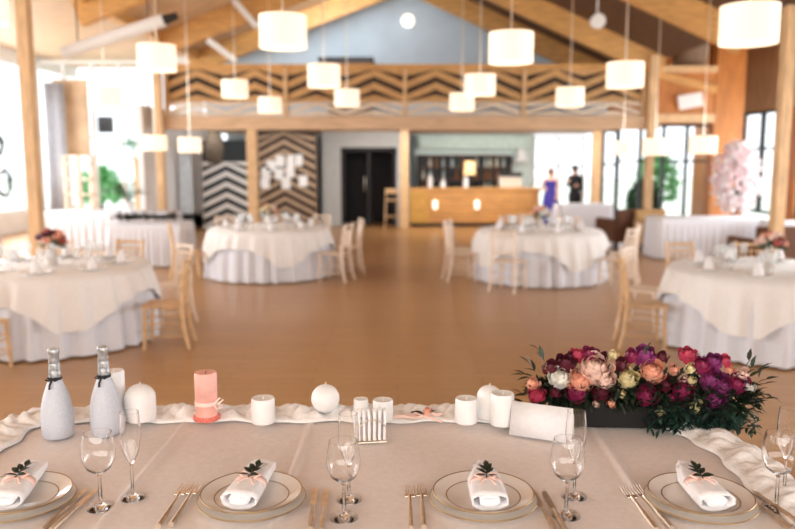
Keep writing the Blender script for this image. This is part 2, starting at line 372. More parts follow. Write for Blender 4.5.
# boarded panel and little sign east of the mezzanine
t = thing('timber_screen', 'plywood screen with diagonal rafters between post and orange pier', 'screen')
a = atd(652, 118, 17.2); b = atd(716, 70, 17.2)
bm = new(); box(bm, a.x, b.x, 17.2, 17.24, a.z, b.z); obj('board', bm, ORNG, t, smooth=False)
bm = new(); box(bm, a.x, b.x, 17.1, 17.2, b.z-.06, b.z+.08); obj('rail', bm, CHAIRW, t, smooth=False); bm = new(); box(bm, a.x, b.x, 17.1, 17.2, a.z-.1, a.z+.08); obj('rail', bm, CHAIRW, t, smooth=False)
bm = new(); beam(bm, (a.x, 17.14, b.z-.1), (b.x, 17.14, a.z+.6), .1, .16); obj('brace', bm, WOODX, t, smooth=False)
bm = new(); lathe(bm, [(.3, 0), (.36, .3), (.37, .7), (.3, 1.05)], 20, (atd(692, 68, 17.4).x, 17.6, b.z+.08)); tag(obj('fabric_roll', bm, mat('taupe_fabric', rgb(140, 116, 96), .9), solid=.02), 'taupe fabric roll standing above the plywood screen', 'fabric roll')
p = atd(690, 101, 17.09); M = Matrix.Translation(p) @ Matrix.Rotation(R(-10), 4, 'Y')
bm = new(); box(bm, -.26, .26, -.04, 0, -.15, .15, M); tag(obj('notice_board', bm, WALLW, smooth=False), 'small blank white notice tilted on the plywood screen', 'sign')
# white duct in the west roof slope
t = thing('duct', 'long white ventilation duct slung under the west roof slope', 'duct')
pa = atd(63, 53, 11.2); pb = atd(164, 20, 11.2)
bm = new(); tube(bm, [pa, pb], .09, 16); obj('pipe', bm, WALLW, t)
dv = (pb-pa).normalized(); bm = new(); tube(bm, [pb, pb+dv*.2], [.07, .05], 12); obj('end_cap', bm, BLACK, t)
for f in (.15, .85):
    q = pa.lerp(pb, f); bm = new(); tube(bm, [q, (q.x, q.y, RZ-.375*(CX-q.x))], .01, 6); obj('hanger_rod', bm, BLACK, t)

# ------------------------------------------------------------------ pendant lamps
def roof_z(x): return RZ-sl(x)*abs(x-CX) if XPL < x < XPR else (4.5 if x < 0 else 5.0)
def lamp(px, py, wpx, label, D=.5, ztop=None):
    Y = D*FPX/wpx; p = atd(px, py, Y); D *= .94; H = D*.66
    t = thing('pendant_lamp', label, 'lamp', p, 0, 'drum pendant lamps')
    bm = new(); lathe(bm, [(D/2, -H/2), (D/2, H/2), (D/2-.008, H/2), (D/2-.008, -H/2)], 36, closed=True); obj('lamp_shade', bm, SHADE, t)
    bm = new(); lathe(bm, [(0, -H/2+.03), (D/2-.012, -H/2+.03), (D/2-.012, -H/2+.036), (0, -H/2+.036)], 36); obj('diffuser', bm, DIFF, t)
    bm = new(); zt = (ztop if ztop else roof_z(p.x))-p.z; tube(bm, [(0, 0, H/2-.06), (0, 0, zt)], .008, 6)
    box(bm, -D/2+.01, D/2-.01, -.006, .006, H/2-.05, H/2-.04); obj('cord', bm, CUTL, t)
    bm = new(); lathe(bm, [(0, zt-.05), (.06, zt-.05), (.06, zt), (0, zt)], 16); obj('ceiling_cup', bm, WALLW, t)
lamp(749, 25, 58, 'large white drum pendant close to the camera above the flower box end')
lamp(283, 32, 49, 'white drum pendant hanging before the blue-grey gable, biggest on its side')
lamp(511, 48, 46, 'white drum pendant hanging over the aisle beside the dark roof boards')
lamp(157, 58, 39, 'white drum pendant below the white duct, in front of a timber post')
lamp(625, 75, 38, 'white drum pendant hanging beside the timber post near the orange pier')
lamp(324, 76, 34, 'white drum pendant in front of the tall brown cabinet on the mezzanine')
lamp(480, 85, 32, 'white drum pendant before the zigzag balustrade above the bar bottles')
lamp(570, 97, 29, 'white drum pendant before the balustrade above the woman in blue')
lamp(235, 89, 27, 'white drum pendant before the balustrade above the round table by the zigzag panels')
lamp(347, 98, 26, 'small white drum pendant before the balustrade above the dark doorway')
lamp(462, 102, 26, 'small white drum pendant before the balustrade above the bar counter')
lamp(270, 105, 24, 'smallest white drum pendant before the balustrade, over the picture cards')
lamp(-24, 3, 60, 'white drum pendant cut off by the top corner of the picture')
lamp(655, 147, 26, 'low white pendant seen against the glazing just beside the timber post', D=.45)
lamp(703, 145, 28, 'low white pendant in front of the green bushes outside the glazing', D=.45)
lamp(623, 148, 22, 'low white pendant seen against the narrow black window frame', D=.4)
lamp(190, 145, 24, 'low white pendant under the mezzanine before the black zigzag panel', D=.4)
lamp(155, 143, 24, 'low white pendant beside the timber post before the garden windows', D=.4)
lamp(105, 97, 32, 'white drum pendant glowing before the bright garden windows', D=.5)
t = thing('spotlight', 'small white spotlight fixed to the dark roof boards', 'lamp', atd(597, 22, 14))
bm = new(); tube(bm, [(0, -.1, 0), (0, .12, .02)], [.13, .1], 18); obj('head', bm, WALLW, t)
bm = new(); tube(bm, [(0, 0, .08), (0, 0, roof_z(t.location.x)-t.location.z)], .015, 8); obj('bracket', bm, WALLW, t)

# ------------------------------------------------------------------ bar
bar = thing('bar_counter', 'long wooden bar counter with slatted front and yellow end panel', 'bar counter', (0, 0, 0))
bm = new(); box(bm, .33, 3.85, 21.05, 21.5, .1, .98); obj('body', bm, mat('bar_wood', rgb(196, 142, 84), .5, var=.12, scale=3, stretch=(1, 1, 5)), bar, smooth=False)
bm = new(); box(bm, .31, 3.9, 20.97, 21.55, .98, 1.05); obj('countertop', bm, WOODX, bar, bevel=.01, smooth=False)
bm = new(); box(bm, .33, .86, 21.0, 21.05, .1, .96); obj('end_panel', bm, mat('yellow_wood', rgb(206, 158, 78), .5, var=.1), bar, smooth=False)
bm = new()
for i in range(8): box(bm, .9, 3.84, 21.02, 21.05, .12+i*.105, .18+i*.105)
obj('front_slats', bm, WOODX, bar, smooth=False)
bm = new(); box(bm, .4, 3.8, 21.1, 21.4, 0, .1); obj('plinth', bm, BLACK, bar, smooth=False)
for px, lb in ((435, 'small glowing lamp on the bar front beside the yellow end panel'), (477, 'small glowing lamp on the middle of the bar front')):
    p = atd(px, 205, 20.98); bm = new(); lathe(bm, [(0, -.11), (.06, -.11), (.07, .08), (.03, .13), (0, .13)], 14, p); tag(obj('wall_lamp', bm, DIFF), lb, 'lamp', 'bar front lamps')
bs = thing('back_shelf', 'dark shelving unit full of bottles behind the bar', 'shelf', (0, 0, 0))
bm = new(); box(bm, .6, 3.3, 22.9, 22.98, 0, 1.95); obj('back_panel', bm, mat('dark_shelf', rgb(52, 52, 54), .6), bs, smooth=False)
for z in (.9, 1.25, 1.6, 1.95):
    bm = new(); box(bm, .6, 3.3, 22.6, 22.9, z-.03, z); obj('shelf', bm, MATS['walnut'], bs, smooth=False)
for x in (.6, 1.5, 2.4, 3.3):
    bm = new(); box(bm, x-.02, x+.02, 22.6, 22.9, 0, 1.95); obj('upright', bm, MATS['dark_shelf'], bs, smooth=False)
def bottle_prof(h, r): return [(0, 0), (r, 0), (r, h*.55), (r*.85, h*.65), (r*.38, h*.76), (r*.36, h), (0, h)]
bcols = [mat('bottle_green', rgb(40, 70, 50), .15), mat('bottle_amber', rgb(150, 90, 40), .15), mat('bottle_clear', rgb(190, 205, 205), .1), mat('bottle_dark', rgb(26, 26, 30), .15), mat('bottle_cream', rgb(225, 215, 190), .3)]
k = 0; protos = []
for m in bcols:
    bm = new(); lathe(bm, bottle_prof(.28, .04), 12); o = obj('bottle', bm, m); protos.append(o)
used = [False]*5
names = ['green glass', 'amber glass', 'clear glass', 'dark glass', 'cream coloured']
for z in (.9, 1.25, 1.6):
    for i in range(13):
        j = random.randrange(5); x = .75+i*.195+(.06 if i % 5 == 4 else 0); o = protos[j] if not used[j] else protos[j].copy()
        if used[j]: C.objects.link(o)
        used[j] = True; o.location = (x, 22.74, z); tag(o, names[j]+' bottle standing on the shelving behind the bar', 'bottle', names[j]+' bottles behind the bar')
for i in range(5):
    if not used[i]: bpy.data.objects.remove(protos[i])
t = thing('wall_cupboard', 'pale mint wall cupboard above the bar shelving', 'cupboard')
bm = new(); box(bm, .6, 3.9, 22.6, 22.98, 2.12, 2.5); obj('body', bm, mat('mint_cupboard', rgb(200, 222, 214), .5), t, smooth=False)
for i in range(5):
    bm = new(); box(bm, .62+i*.66, 1.24+i*.66, 22.57, 22.6, 2.14, 2.48); obj('door', bm, MATS['mint_cupboard'], t, smooth=False)
t = thing('coffee_machine', 'silver coffee machine on the bar counter', 'coffee machine', (3.1, 21.4, 1.05))
bm = new(); box(bm, -.3, .3, -.2, .2, 0, .1); box(bm, -.3, .3, 0, .2, .1, .42); obj('body', bm, CUTL, t, bevel=.02, smooth=False)
bm = new(); box(bm, -.3, .3, -.2, 0, .3, .42); obj('brew_head', bm, BLACK, t, smooth=False)
for i, (px, h, lb) in enumerate(((430, .34, 'tall white jug on the bar counter near the yellow end'), (443, .22, 'short white canister on the bar counter'), (466, .3, 'white canister on the bar counter under the amber lamp'))):
    p = atd(px, 190, 21.15); bm = new(); lathe(bm, [(0, 0), (.06, 0), (.075, h*.5), (.05, h*.85), (.055, h), (0, h)], 16, (p.x, 21.2, 1.05)); tag(obj('canister', bm, WALLW), lb, 'container')
t = thing('table_lamp', 'small amber-shaded lamp standing on the bar counter', 'lamp', (1.98, 21.4, 1.05))
bm = new(); lathe(bm, [(0, 0), (.09, 0), (.02, .03), (.015, .35), (0, .35)], 16); obj('base', bm, BLACK, t)
bm = new(); lathe(bm, [(.16, .35), (.13, .72)], 20); obj('lamp_shade', bm, mat('amber_shade', rgb(255, 220, 160), .7, emit=.9, ecol=rgb(255, 205, 140)), t, solid=.01)
t = thing('extractor_hood', 'white extractor hood on the wall behind the bar', 'hood', (3.62, 22.75, 1.75))
bm = new(); box(bm, -.22, .22, -.2, .2, 0, .1); box(bm, -.12, .12, -.1, .18, .1, .36); obj('body', bm, WALLW, t, smooth=False)

# ------------------------------------------------------------------ people
def person(name, label, loc, rz, H, skin, cloth, hair, dress):
    t = thing(name, label, 'person', loc, rz); s = H/1.7
    J = {'pel': (0, 0, .95, .13), 'spi': (0, 0, 1.12, .105), 'che': (0, 0, 1.32, .125), 'nek': (0, 0, 1.44, .05), 'hea': (0, -.01, 1.53, .075), 'cro': (0, 0, 1.62, .085),
         'sL': (.17, 0, 1.38, .05), 'eL': (.23, .02, 1.12, .04), 'wL': (.2, -.1, .93, .026), 'hL': (.19, -.14, .88, .03),
         'sR': (-.17, 0, 1.38, .05), 'eR': (-.25, .03, 1.12, .04), 'wR': (-.14, -.17, 1.1, .026), 'hR': (-.09, -.21, 1.12, .03),
         'lL': (.1, 0, .88, .095), 'kL': (.11, -.01, .5, .058), 'aL': (.11, .02, .09, .038), 'tL': (.12, -.14, .04, .033),
         'lR': (-.1, 0, .88, .095), 'kR': (-.1, -.01, .5, .058), 'aR': (-.1, .02, .09, .038), 'tR': (-.11, -.14, .04, .033)}
    E = [('pel', 'spi'), ('spi', 'che'), ('che', 'nek'), ('nek', 'hea'), ('hea', 'cro')]
    for S in 'LR': E += [('che', 's'+S), ('s'+S, 'e'+S), ('e'+S, 'w'+S), ('w'+S, 'h'+S), ('pel', 'l'+S), ('l'+S, 'k'+S), ('k'+S, 'a'+S), ('a'+S, 't'+S)]
    for S, d in (('L', (0, -.25, -1)), ('R', (.8, -.6, .1))):
        d = Vector(d).normalized(); h = Vector(J['h'+S][:3])
        side = Vector((0, 1, 0)).cross(d).normalized()
        for q in range(5):
            e = h+d*(.075 if q else .03)+side*(.016*(q-2.3) if q else -.05); J['f%s%d' % (S, q)] = (*e, .009); E.append(('h'+S, 'f%s%d' % (S, q)))
    ks = list(J); me = bpy.data.meshes.new('body'); me.from_pydata([Vector(J[q][:3])*s for q in ks], [(ks.index(a), ks.index(b)) for a, b in E], [])
    o = bpy.data.objects.new('body', me); C.objects.link(o); o.parent = t; me.materials.append(skin)
    md = o.modifiers.new('skin', 'SKIN'); md.use_smooth_shade = True
    for i, q in enumerate(ks):
        v = me.skin_vertices[0].data[i]; v.radius = (J[q][3]*s,)*2; v.use_root = (q == 'pel')
    md = o.modifiers.new('sub', 'SUBSURF'); md.levels = 1; md.render_levels = 2
    bm = new(); ball(bm, (0, .02*s, 1.6*s), .105*s, 2, (1, 1.05, 1.1))
    if dress: ball(bm, (0, .07*s, 1.45*s), .08*s, 2, (1.1, .6, 1.8))
    obj('hair', bm, hair, t)
    bm = new(); ball(bm, (0, -.085*s, 1.55*s), .014*s, 1, (1, 1.5, 1.4)); obj('nose', bm, skin, t)
    if dress:
        bm = new(); lathe(bm, [(.17*s, 1.36*s), (.17*s, 1.2*s), (.145*s, 1.08*s), (.21*s, .92*s), (.24*s, .5*s), (.3*s, .04*s), (.26*s, .03*s)], 28)
        for v in bm.verts: v.co.y *= .8; a = math.atan2(v.co.y, v.co.x); v.co.x *= 1+.05*math.sin(9*a)*(1-v.co.z/1.3/s)
        obj('dress', bm, cloth, t, auto=False)
    else:
        bm = new(); lathe(bm, [(.075*s, 1.43*s), (.2*s, 1.38*s), (.19*s, 1.2*s), (.165*s, 1.05*s), (.18*s, .8*s), (.17*s, .78*s)], 24)
        for v in bm.verts: v.co.y *= .68
        obj('jacket', bm, cloth, t, auto=False)
        for S in 'LR':
            bm = new(); tube(bm, [Vector(J[q+S][:3])*s for q in 'sew'], [.066*s, .056*s, .043*s], 12); obj('sleeve', bm, cloth, t)
            bm = new(); tube(bm, [Vector(J[q+S][:3])*s for q in 'lka'], [.115*s, .08*s, .065*s], 14); obj('trouser_leg', bm, cloth, t)
            bm = new(); a = Vector(J['a'+S][:3])*s; ball(bm, (a.x, a.y-.07*s, .04*s), .055*s, 2, (.85, 2.3, .75)); obj('shoe', bm, BLACK, t)
    return t
SKIN = mat('skin', rgb(226, 176, 150), .5, var=.03)
p = at(547.5, 226, 0); p.y = 21.0; p.x = (547.5-397.5)/FPX*21
person('person', 'woman with long brown hair in a blue sleeveless long dress by the bar end', (4.05, 20.55, 0), R(-25), 1.58, SKIN, mat('blue_satin', rgb(52, 40, 150), .4, var=.08), mat('brown_hair', rgb(110, 66, 40), .6), True)
person('person', 'man in a dark suit standing before the pale windows', (5.03, 22.0, 0), R(20), 1.66, SKIN, mat('dark_suit', rgb(30, 32, 40), .8), mat('dark_hair', rgb(36, 28, 26), .6), False)

# ------------------------------------------------------------------ cloth drapes
def drape(outline, ztop, zbot, amp, nf, flare=.03, m=CLOTH, name='tablecloth', drop=None, rows=7, seed=0, top=True):
    "outline: list of (x,y,nx,ny); folds deepen towards the hem"
    rnd = random.Random(seed); bm = new(); N = len(outline); ph = [rnd.uniform(0, 6) for _ in range(4)]; rings = []
    for j in range(rows+1):
        t = j/rows; ring = []
        for i, (x, y, nx, ny) in enumerate(outline):
            q = 2*PI*i/N; zb = zbot if drop is None else ztop-drop(q)
            f = math.sin(nf*q+1.2*math.sin(5*q+ph[0])+ph[1])+.4*math.sin(nf*1.7*q+ph[2])
            off = flare*t**.7+amp*min(1, t*1.6)*f if j else 0
            if j: off += .008
            ring.append(bm.verts.new((x+nx*off, y+ny*off, ztop-(ztop-zb)*t)))
        rings.append(ring)
    for a, b in zip(rings, rings[1:]):
        for i in range(N): bm.faces.new((a[i], a[(i+1) % N], b[(i+1) % N], b[i]))
    if top: bm.faces.new(rings[0])
    return bm
def circle(r, n=176): return [(r*math.cos(2*PI*i/n), r*math.sin(2*PI*i/n), math.cos(2*PI*i/n), math.sin(2*PI*i/n)) for i in range(n)]
def rrect(w, d, r=.05, n=200):
    pts = []; hw, hd = w/2-r, d/2-r; per = 4*(hw+hd)
    for i in range(n):
        s = per*i/n
        if s < 2*hd: pts.append((hw+r, -hd+s, 1, 0))
        elif s < 2*hd+2*hw: pts.append((hw-(s-2*hd), hd+r, 0, 1))
        elif s < 4*hd+2*hw: pts.append((-hw-r, hd-(s-2*hd-2*hw), -1, 0))
        else: pts.append((-hw+(s-4*hd-2*hw), -hd-r, 0, -1))
    return pts
def table(kind, label, loc, w, d, rz=0):
    t = thing(kind, label, 'table', loc, rz)
    bm = new()
    if kind == 'round_table': lathe(bm, [(0, .71), (w/2-.01, .71), (w/2-.01, .735), (0, .735)], 48); lx = ly = w/2*.6
    else: box(bm, -w/2+.01, w/2-.01, -d/2+.01, d/2-.01, .71, .735); lx, ly = w/2-.1, d/2-.1
    obj('tabletop', bm, PALEW, t)
    for sx in (-1, 1):
        for sy in (-1, 1):
            bm = new(); tube(bm, [(sx*lx, sy*ly, .71), (sx*lx, sy*ly, 0)], .02); obj('leg', bm, BLACK, t)
    return t
# centrepiece, plate, tumbler, small napkin prototypes for the guest tables
def rose(bm, p, r, seed=0, petals=14):
    rnd = random.Random(seed); p = Vector(p)
    ball(bm, p, r*.5, 1)
    for k in range(petals):
        lay = k/petals; a = k*2.399+rnd.uniform(-.3, .3); el = 1.25-1.35*lay
        d = Vector((math.cos(a)*math.cos(el), math.sin(a)*math.cos(el), math.sin(el)))
        s = d.cross(Vector((0, 0, 1))).normalized(); u = s.cross(d)
        w = r*(.35+.35*lay); c = p+d*r*(.45+.35*lay); g = []
        for iy in range(4):
            row = []
            for ix in range(4):
                fx, fy = ix/3*2-1, iy/3
                bulge = (1-fx*fx)*r*.22
                row.append(bm.verts.new(c+s*fx*w*(.6+.5*math.sin(PI*fy))+u*(fy-.45)*w*1.7+d*(bulge+r*.14*fy*fy*2*lay)))
            g.append(row)
        for iy in range(3):
            for ix in range(3): bm.faces.new((g[iy][ix], g[iy][ix+1], g[iy+1][ix+1], g[iy+1][ix]))
FC = {k: mat('petal_'+k, rgb(*c), .6, var=.18, scale=50, sss=.1) for k, c in dict(peach=(245, 168, 140), blush=(250, 205, 188), white=(244, 238, 226), cream=(238, 222, 170), magenta=(140, 32, 78), purple=(140, 52, 112), burgundy=(92, 18, 40), rose=(190, 60, 88), rust=(168, 72, 60)).items()}
def centrepiece(label, loc, cols, r=.14, hv=.16):
    t = thing('flower_vase', label, 'flowers', loc)
    bm = new(); lathe(bm, [(0, 0), (.05, 0), (.055, hv*.5), (.045, hv), (.04, hv), (.05, hv*.5), (.045, .01), (0, .01)], 20); obj('vase', bm, mat('vase_ceramic', rgb(200, 190, 180), .4), t)
    bm = new()
    for i in range(60):
        a = random.uniform(0, 2*PI); e = random.uniform(-.1, 1.2); d = Vector((math.cos(a)*math.cos(e), math.sin(a)*math.cos(e), math.sin(e)))
        leaf(bm, Vector((0, 0, hv+.03))+d*r*.3, d, r*random.uniform(.6, 1.05), .03)
    obj('foliage', bm, LEAFG, t)
    for i in range(13):
        a = i*2.4; e = .15+1.3*(i/13); d = Vector((math.cos(a)*math.cos(e), math.sin(a)*math.cos(e), math.sin(e)))
        bm = new(); rose(bm, Vector((0, 0, hv+.04))+d*r*.85, random.uniform(.035, .055), i, 9); obj('flower', bm, FC[cols[i % len(cols)]], t)
    return t
def wine_prof(h, rb, flute=False, th=.0012):
    # outer from foot up, then inner down
    if flute: o = [(0, 0), (.034, 0), (.034, .002), (.012, .006), (.004, .014), (.0035, h*.38), (.008, h*.42), (rb*.75, h*.55), (rb, h*.72), (rb*.95, h*.88), (rb*.86, h)]
    else: o = [(0, 0), (.036, 0), (.036, .002), (.014, .006), (.0045, .014), (.004, h*.42), (.01, h*.46), (rb*.72, h*.54), (rb*.97, h*.66), (rb, h*.74), (rb*.93, h*.88), (rb*.82, h)]
    k = 6
    inn = [(max(0, r-th), z+(.003 if i < 1 else 0)) for i, (r, z) in enumerate(o[k:])]
    return o + inn[::-1][0:] + [(0, o[k][1]+.004)]
def glass(name, label, loc, h, rb, flute=False, group=None, seg=28):
    t = thing(name, label, 'glass', loc, 0, group)
    P = wine_prof(h, rb, flute); kk = 6
    bm = new(); lathe(bm, P[:kk], seg); obj('stem', bm, GLASS, t, auto=60)
    bm = new(); lathe(bm, [(0, P[kk-1][1]-.001)]+P[kk-1:], seg); obj('bowl', bm, GLASS, t, auto=60)
    return t
farglass_mat = mat('simple_glass', rgb(235, 240, 242), .05, var=0, alpha=.35)
def small_glass():
    bm = new(); lathe(bm, [(0, 0), (.035, 0), (.005, .012), (.004, .09), (.03, .11), (.038, .15), (.03, .2)], 14); return obj('wine_glass', bm, farglass_mat)
def small_plate():
    bm = new(); lathe(bm, [(0, 0), (.08, 0), (.135, .018), (.135, .022), (.08, .005), (0, .005)], 24); return obj('plate', bm, PORC)
def small_napkin():
    bm = new(); lathe(bm, [(.05, 0), (.04, .05), (.018, .11), (0, .13)], 10)
    for v in bm.verts: a = math.atan2(v.co.y, v.co.x); v.co.x *= 1+.25*math.sin(5*a); v.co.y *= 1+.25*math.sin(5*a)
    return obj('napkin', bm, NAPK)
SG, SP, SN = small_glass(), small_plate(), small_napkin(); firsts = {'g': True, 'p': True, 'n': True}
def put(key, proto, loc, label, cat, group):
    o = proto if firsts[key] else proto.copy()
    if not firsts[key]: C.objects.link(o)
    firsts[key] = False; o.location = loc; tag(o, label, cat, group)
ZT = .762
def round_setting(cx, cy, seed, where, cols, flabel):
    rnd = random.Random(seed)
    table('round_table', 'round banquet table beneath the draped cloth '+where, (cx, cy, 0), 1.8, 1.8)
    o = obj('tablecloth', drape(circle(.9), .745, .02, .036, 26, .07, seed=seed), CLOTH, auto=False); o.location = (cx, cy, 0); tag(o, 'white pleated floor-length cloth on the round table '+where, 'tablecloth')
    rot = rnd.uniform(0, 1.5)
    def drop(q): return min(.5, max(.2, 1.13/max(abs(math.cos(q+rot)), abs(math.sin(q+rot)))-.9))+.01*math.sin(9*q)
    o = obj('topper_cloth', drape(circle(.915), .755, 0, .022, 26, .09, m=IVORY, drop=drop, seed=seed+3), IVORY, auto=False); o.location = (cx, cy, 0); tag(o, 'ivory square topper cloth lying on the round table '+where, 'tablecloth')
    centrepiece(flabel, (cx, cy, ZT), cols)
    for i in range(8):
        a = 2*PI*i/8+.2
        put('p', SP, (cx+.66*math.cos(a), cy+.66*math.sin(a), ZT), 'white plate laid on the round table '+where, 'plate', 'plates on the table '+where)
        put('n', SN, (cx+.66*math.cos(a), cy+.66*math.sin(a), ZT+.008), 'white folded napkin standing on a plate on the table '+where, 'napkin', 'napkins on the table '+where)
        for da, rr in ((.18, .47), (-.02, .42)):
            put('g', SG, (cx+rr*math.cos(a+da), cy+rr*math.sin(a+da), ZT), 'clear stemmed glass on the round table '+where, 'glass', 'glasses on the table '+where)

T = {'NL': (-3.47, 7.7), 'NR': (3.62, 7.45), 'FL': (-2.02, 12.1), 'FR': (2.16, 11.7)}
round_setting(*T['NL'], 1, 'near the bottles', ['rust', 'burgundy', 'peach'], 'vase of rust and pink flowers on the round table near the bottles')
round_setting(*T['NR'], 2, 'near the blossom tree', ['peach', 'blush', 'rust'], 'vase of peach flowers on the round table near the blossom tree')
round_setting(*T['FL'], 3, 'before the zigzag panels', ['peach', 'cream', 'blush'], 'vase of peach flowers on the round table before the zigzag panels')
round_setting(*T['FR'], 4, 'before the bar', ['blush', 'peach', 'white'], 'vase of blush flowers on the round table before the bar')

# ------------------------------------------------------------------ chairs
def make_chair(m, label):
    t = thing('dining_chair', label, 'chair', (0, 0, 0), 0, 'banquet chairs around the round tables')
    # faces +y
    for s in (-1, 1):
        bm = new(); tube(bm, [(s*.185, .18, .44), (s*.19, .19, .2), (s*.195, .2, 0)], [.021, .022, .016]); obj('leg', bm, m, t)
        bm = new(); tube(bm, [(s*.2, -.25, 0), (s*.185, -.2, .2), (s*.18, -.18, .44), (s*.18, -.2, .7), (s*.18, -.235, .9)], [.017, .022, .023, .021, .018])
        ball(bm, (s*.18, -.238, .915), .02, 1); obj('leg', bm, m, t)
        bm = new()
        for z in (.14, .27): tube(bm, [(s*.19, -.2, z), (s*.192, .19, z)], .009, 6)
        obj('stretcher', bm, m, t)
    bm = new(); box(bm, -.205, .205, -.2, .215, .43, .455); obj('seat', bm, m, t, bevel=.012, smooth=False)
    bm = new()
    for z in (.16, .3): tube(bm, [(-.19, .192, z), (.19, .192, z)], .009, 6)
    obj('stretcher', bm, m, t)
    bm = new(); tube(bm, [(-.18, -.232, .88), (-.09, -.25, .89), (.09, -.25, .89), (.18, -.232, .88)], .02); tube(bm, [(-.18, -.225, .82), (0, -.24, .82), (.18, -.225, .82)], .01); obj('top_rail', bm, m, t)
    bm = new(); tube(bm, [(-.18, -.19, .56), (0, -.2, .56), (.18, -.19, .56)], .011); obj('back_rail', bm, m, t)
    for k in range(5):
        x = -.12+k*.06; bm = new(); tube(bm, [(x, -.195, .56), (x, -.235, .82)], .010, 6); obj('spindle', bm, m, t)
    return t
CW = make_chair(CHAIRW, 'x'); CP = make_chair(CHAIRP, 'x'); cf = {'w': True, 'p': True}
def chair(kind, x, y, rz, label):
    pr = CW if kind == 'w' else CP
    if cf[kind]: o = pr; cf[kind] = False; o.location = (x, y, 0); o.rotation_euler = (0, 0, rz)
    else: o = dup(pr, (x, y, 0), rz)
    o['label'] = label; o.scale = (.94, .94, .94)
def around(tk, deg, kind, label, dist=1.2, turn=0):
    dist += .03; cx, cy = T[tk]; a = R(deg); chair(kind, cx+dist*math.cos(a), cy+dist*math.sin(a), a+PI/2+R(turn), label)
N1, N2, F1, F2 = 'the table near the bottles', 'the table near the blossom tree', 'the table before the zigzag panels', 'the table before the bar'
around('NL', -14, 'w', 'light wooden chair seen side-on with seat clear of '+N1, 1.23, 20)
around('NL', 264, 'w', 'wooden chair cut off by the picture edge before '+N1, 1.22)
around('NL', 42, 'p', 'pale chair behind the side-on wooden chair at '+N1, 1.2)
around('NL', 78, 'w', 'wooden chair behind the rust flowers at '+N1, 1.2)
around('NL', 112, 'p', 'pale chair facing the camera on the window side of '+N1, 1.2)
around('NR', 182, 'w', 'light wooden chair seen side-on behind the flower box at '+N2, 1.2, -10)
around('NR', 140, 'p', 'pale chair behind the side-on wooden chair at '+N2, 1.2)
around('NR', 105, 'w', 'wooden chair facing the camera behind '+N2, 1.2)
around('NR', 72, 'w', 'wooden chair behind the peach flowers at '+N2, 1.2)
around('FL', -28, 'p', 'pale chair at the aisle side of '+F1+', seen side-on', 1.2, 10)
around('FL', 12, 'p', 'pale chair just behind the side-on aisle chair at '+F1, 1.22)
around('FL', 200, 'w', 'wooden chair with dark seat at the window side of '+F1, 1.25)
around('FL', 60, 'p', 'pale chair facing the camera behind '+F1+', near the door', 1.2)
around('FL', 95, 'p', 'pale chair facing the camera behind the vase of '+F1, 1.2)
around('FL', 130, 'p', 'pale chair facing the camera behind '+F1+', near the post', 1.2)
around('FR', 188, 'p', 'pale chair at the aisle side of '+F2+', seen side-on', 1.2)
around('FR', 160, 'p', 'pale chair just behind the side-on aisle chair at '+F2, 1.2)
around('FR', 240, 'p', 'pale chair with its back to the camera at '+F2, 1.22)
around('FR', 318, 'p', 'pale chair turned away from the camera at '+F2, 1.25)
around('FR', 350, 'p', 'pale chair at the window side of '+F2+', seen side-on', 1.2)
around('FR', 100, 'p', 'pale chair facing the camera behind the vase of '+F2, 1.2)
around('FR', 60, 'p', 'pale chair facing the camera behind '+F2+', under the woman in blue', 1.2)
# bar stool
t = thing('bar_stool', 'tall wooden bar stool with low back beside the bar end', 'stool', (-.15, 20.7, 0), R(0))
bm = new(); box(bm, -.18, .18, -.17, .17, .72, .76); obj('seat', bm, CHAIRW, t, bevel=.01, smooth=False)
for sx in (-1, 1):
    bm = new(); tube(bm, [(sx*.16, .15, .72), (sx*.19, .18, 0)], .018); obj('leg', bm, CHAIRW, t)
    bm = new(); tube(bm, [(sx*.19, -.19, 0), (sx*.16, -.16, .74), (sx*.16, -.2, 1.05)], .018); obj('leg', bm, CHAIRW, t)
bm = new(); box(bm, -.17, .17, -.215, -.19, .92, 1.05); obj('backrest', bm, CHAIRW, t, smooth=False)
bm = new()
for y in (-.18, .17): tube(bm, [(-.18, y, .3), (.18, y, .3)], .011)
obj('stretcher', bm, CHAIRW, t)

# ------------------------------------------------------------------ serving tables and plants at the sides
def long_table(x, y, w, d, where, seed):
    table('serving_table', 'rectangular serving table beneath the white cloth '+where, (x, y, 0), w, d)
    o = obj('tablecloth', drape(rrect(w, d), .745, .02, .02, 40, .04, seed=seed), CLOTH, auto=False); o.location = (x, y, 0); tag(o, 'long white pleated cloth on the serving table '+where, 'tablecloth')
long_table(-5.95, 16.1, 2.7, .8, 'before the garden windows', 11)
long_table(-4.25, 13.3, 1.3, .7, 'bearing the dark garland', 12)
long_table(5.7, 14.4, 1.9, .8, 'beyond the timber post by the black-framed glazing', 13)
long_table(7.2, 13.3, 1.6, .8, 'in front of the blossom tree', 14)
long_table(-7.9, 13.2, 1.8, .8, 'by the windows with the wreaths', 15)
long_table(4.5, 18.8, 1.3, .7, 'below the pale windows beside the suited man', 16)
bm = new()
for i in range(420):
    x = random.uniform(-.52, .52); a = random.uniform(0, 2*PI); d = Vector((math.cos(a), math.sin(a)-.6, random.uniform(-.5, .7)))
    leaf(bm, (x, -.24+random.uniform(-.05, .05), .03+random.uniform(0, .05)), d, random.uniform(.07, .14), .035)
o = obj('garland', bm, LEAFD); o.location = (-4.25, 13.3, .80); tag(o, 'dark green leafy garland along the edge of a white serving table', 'garland')
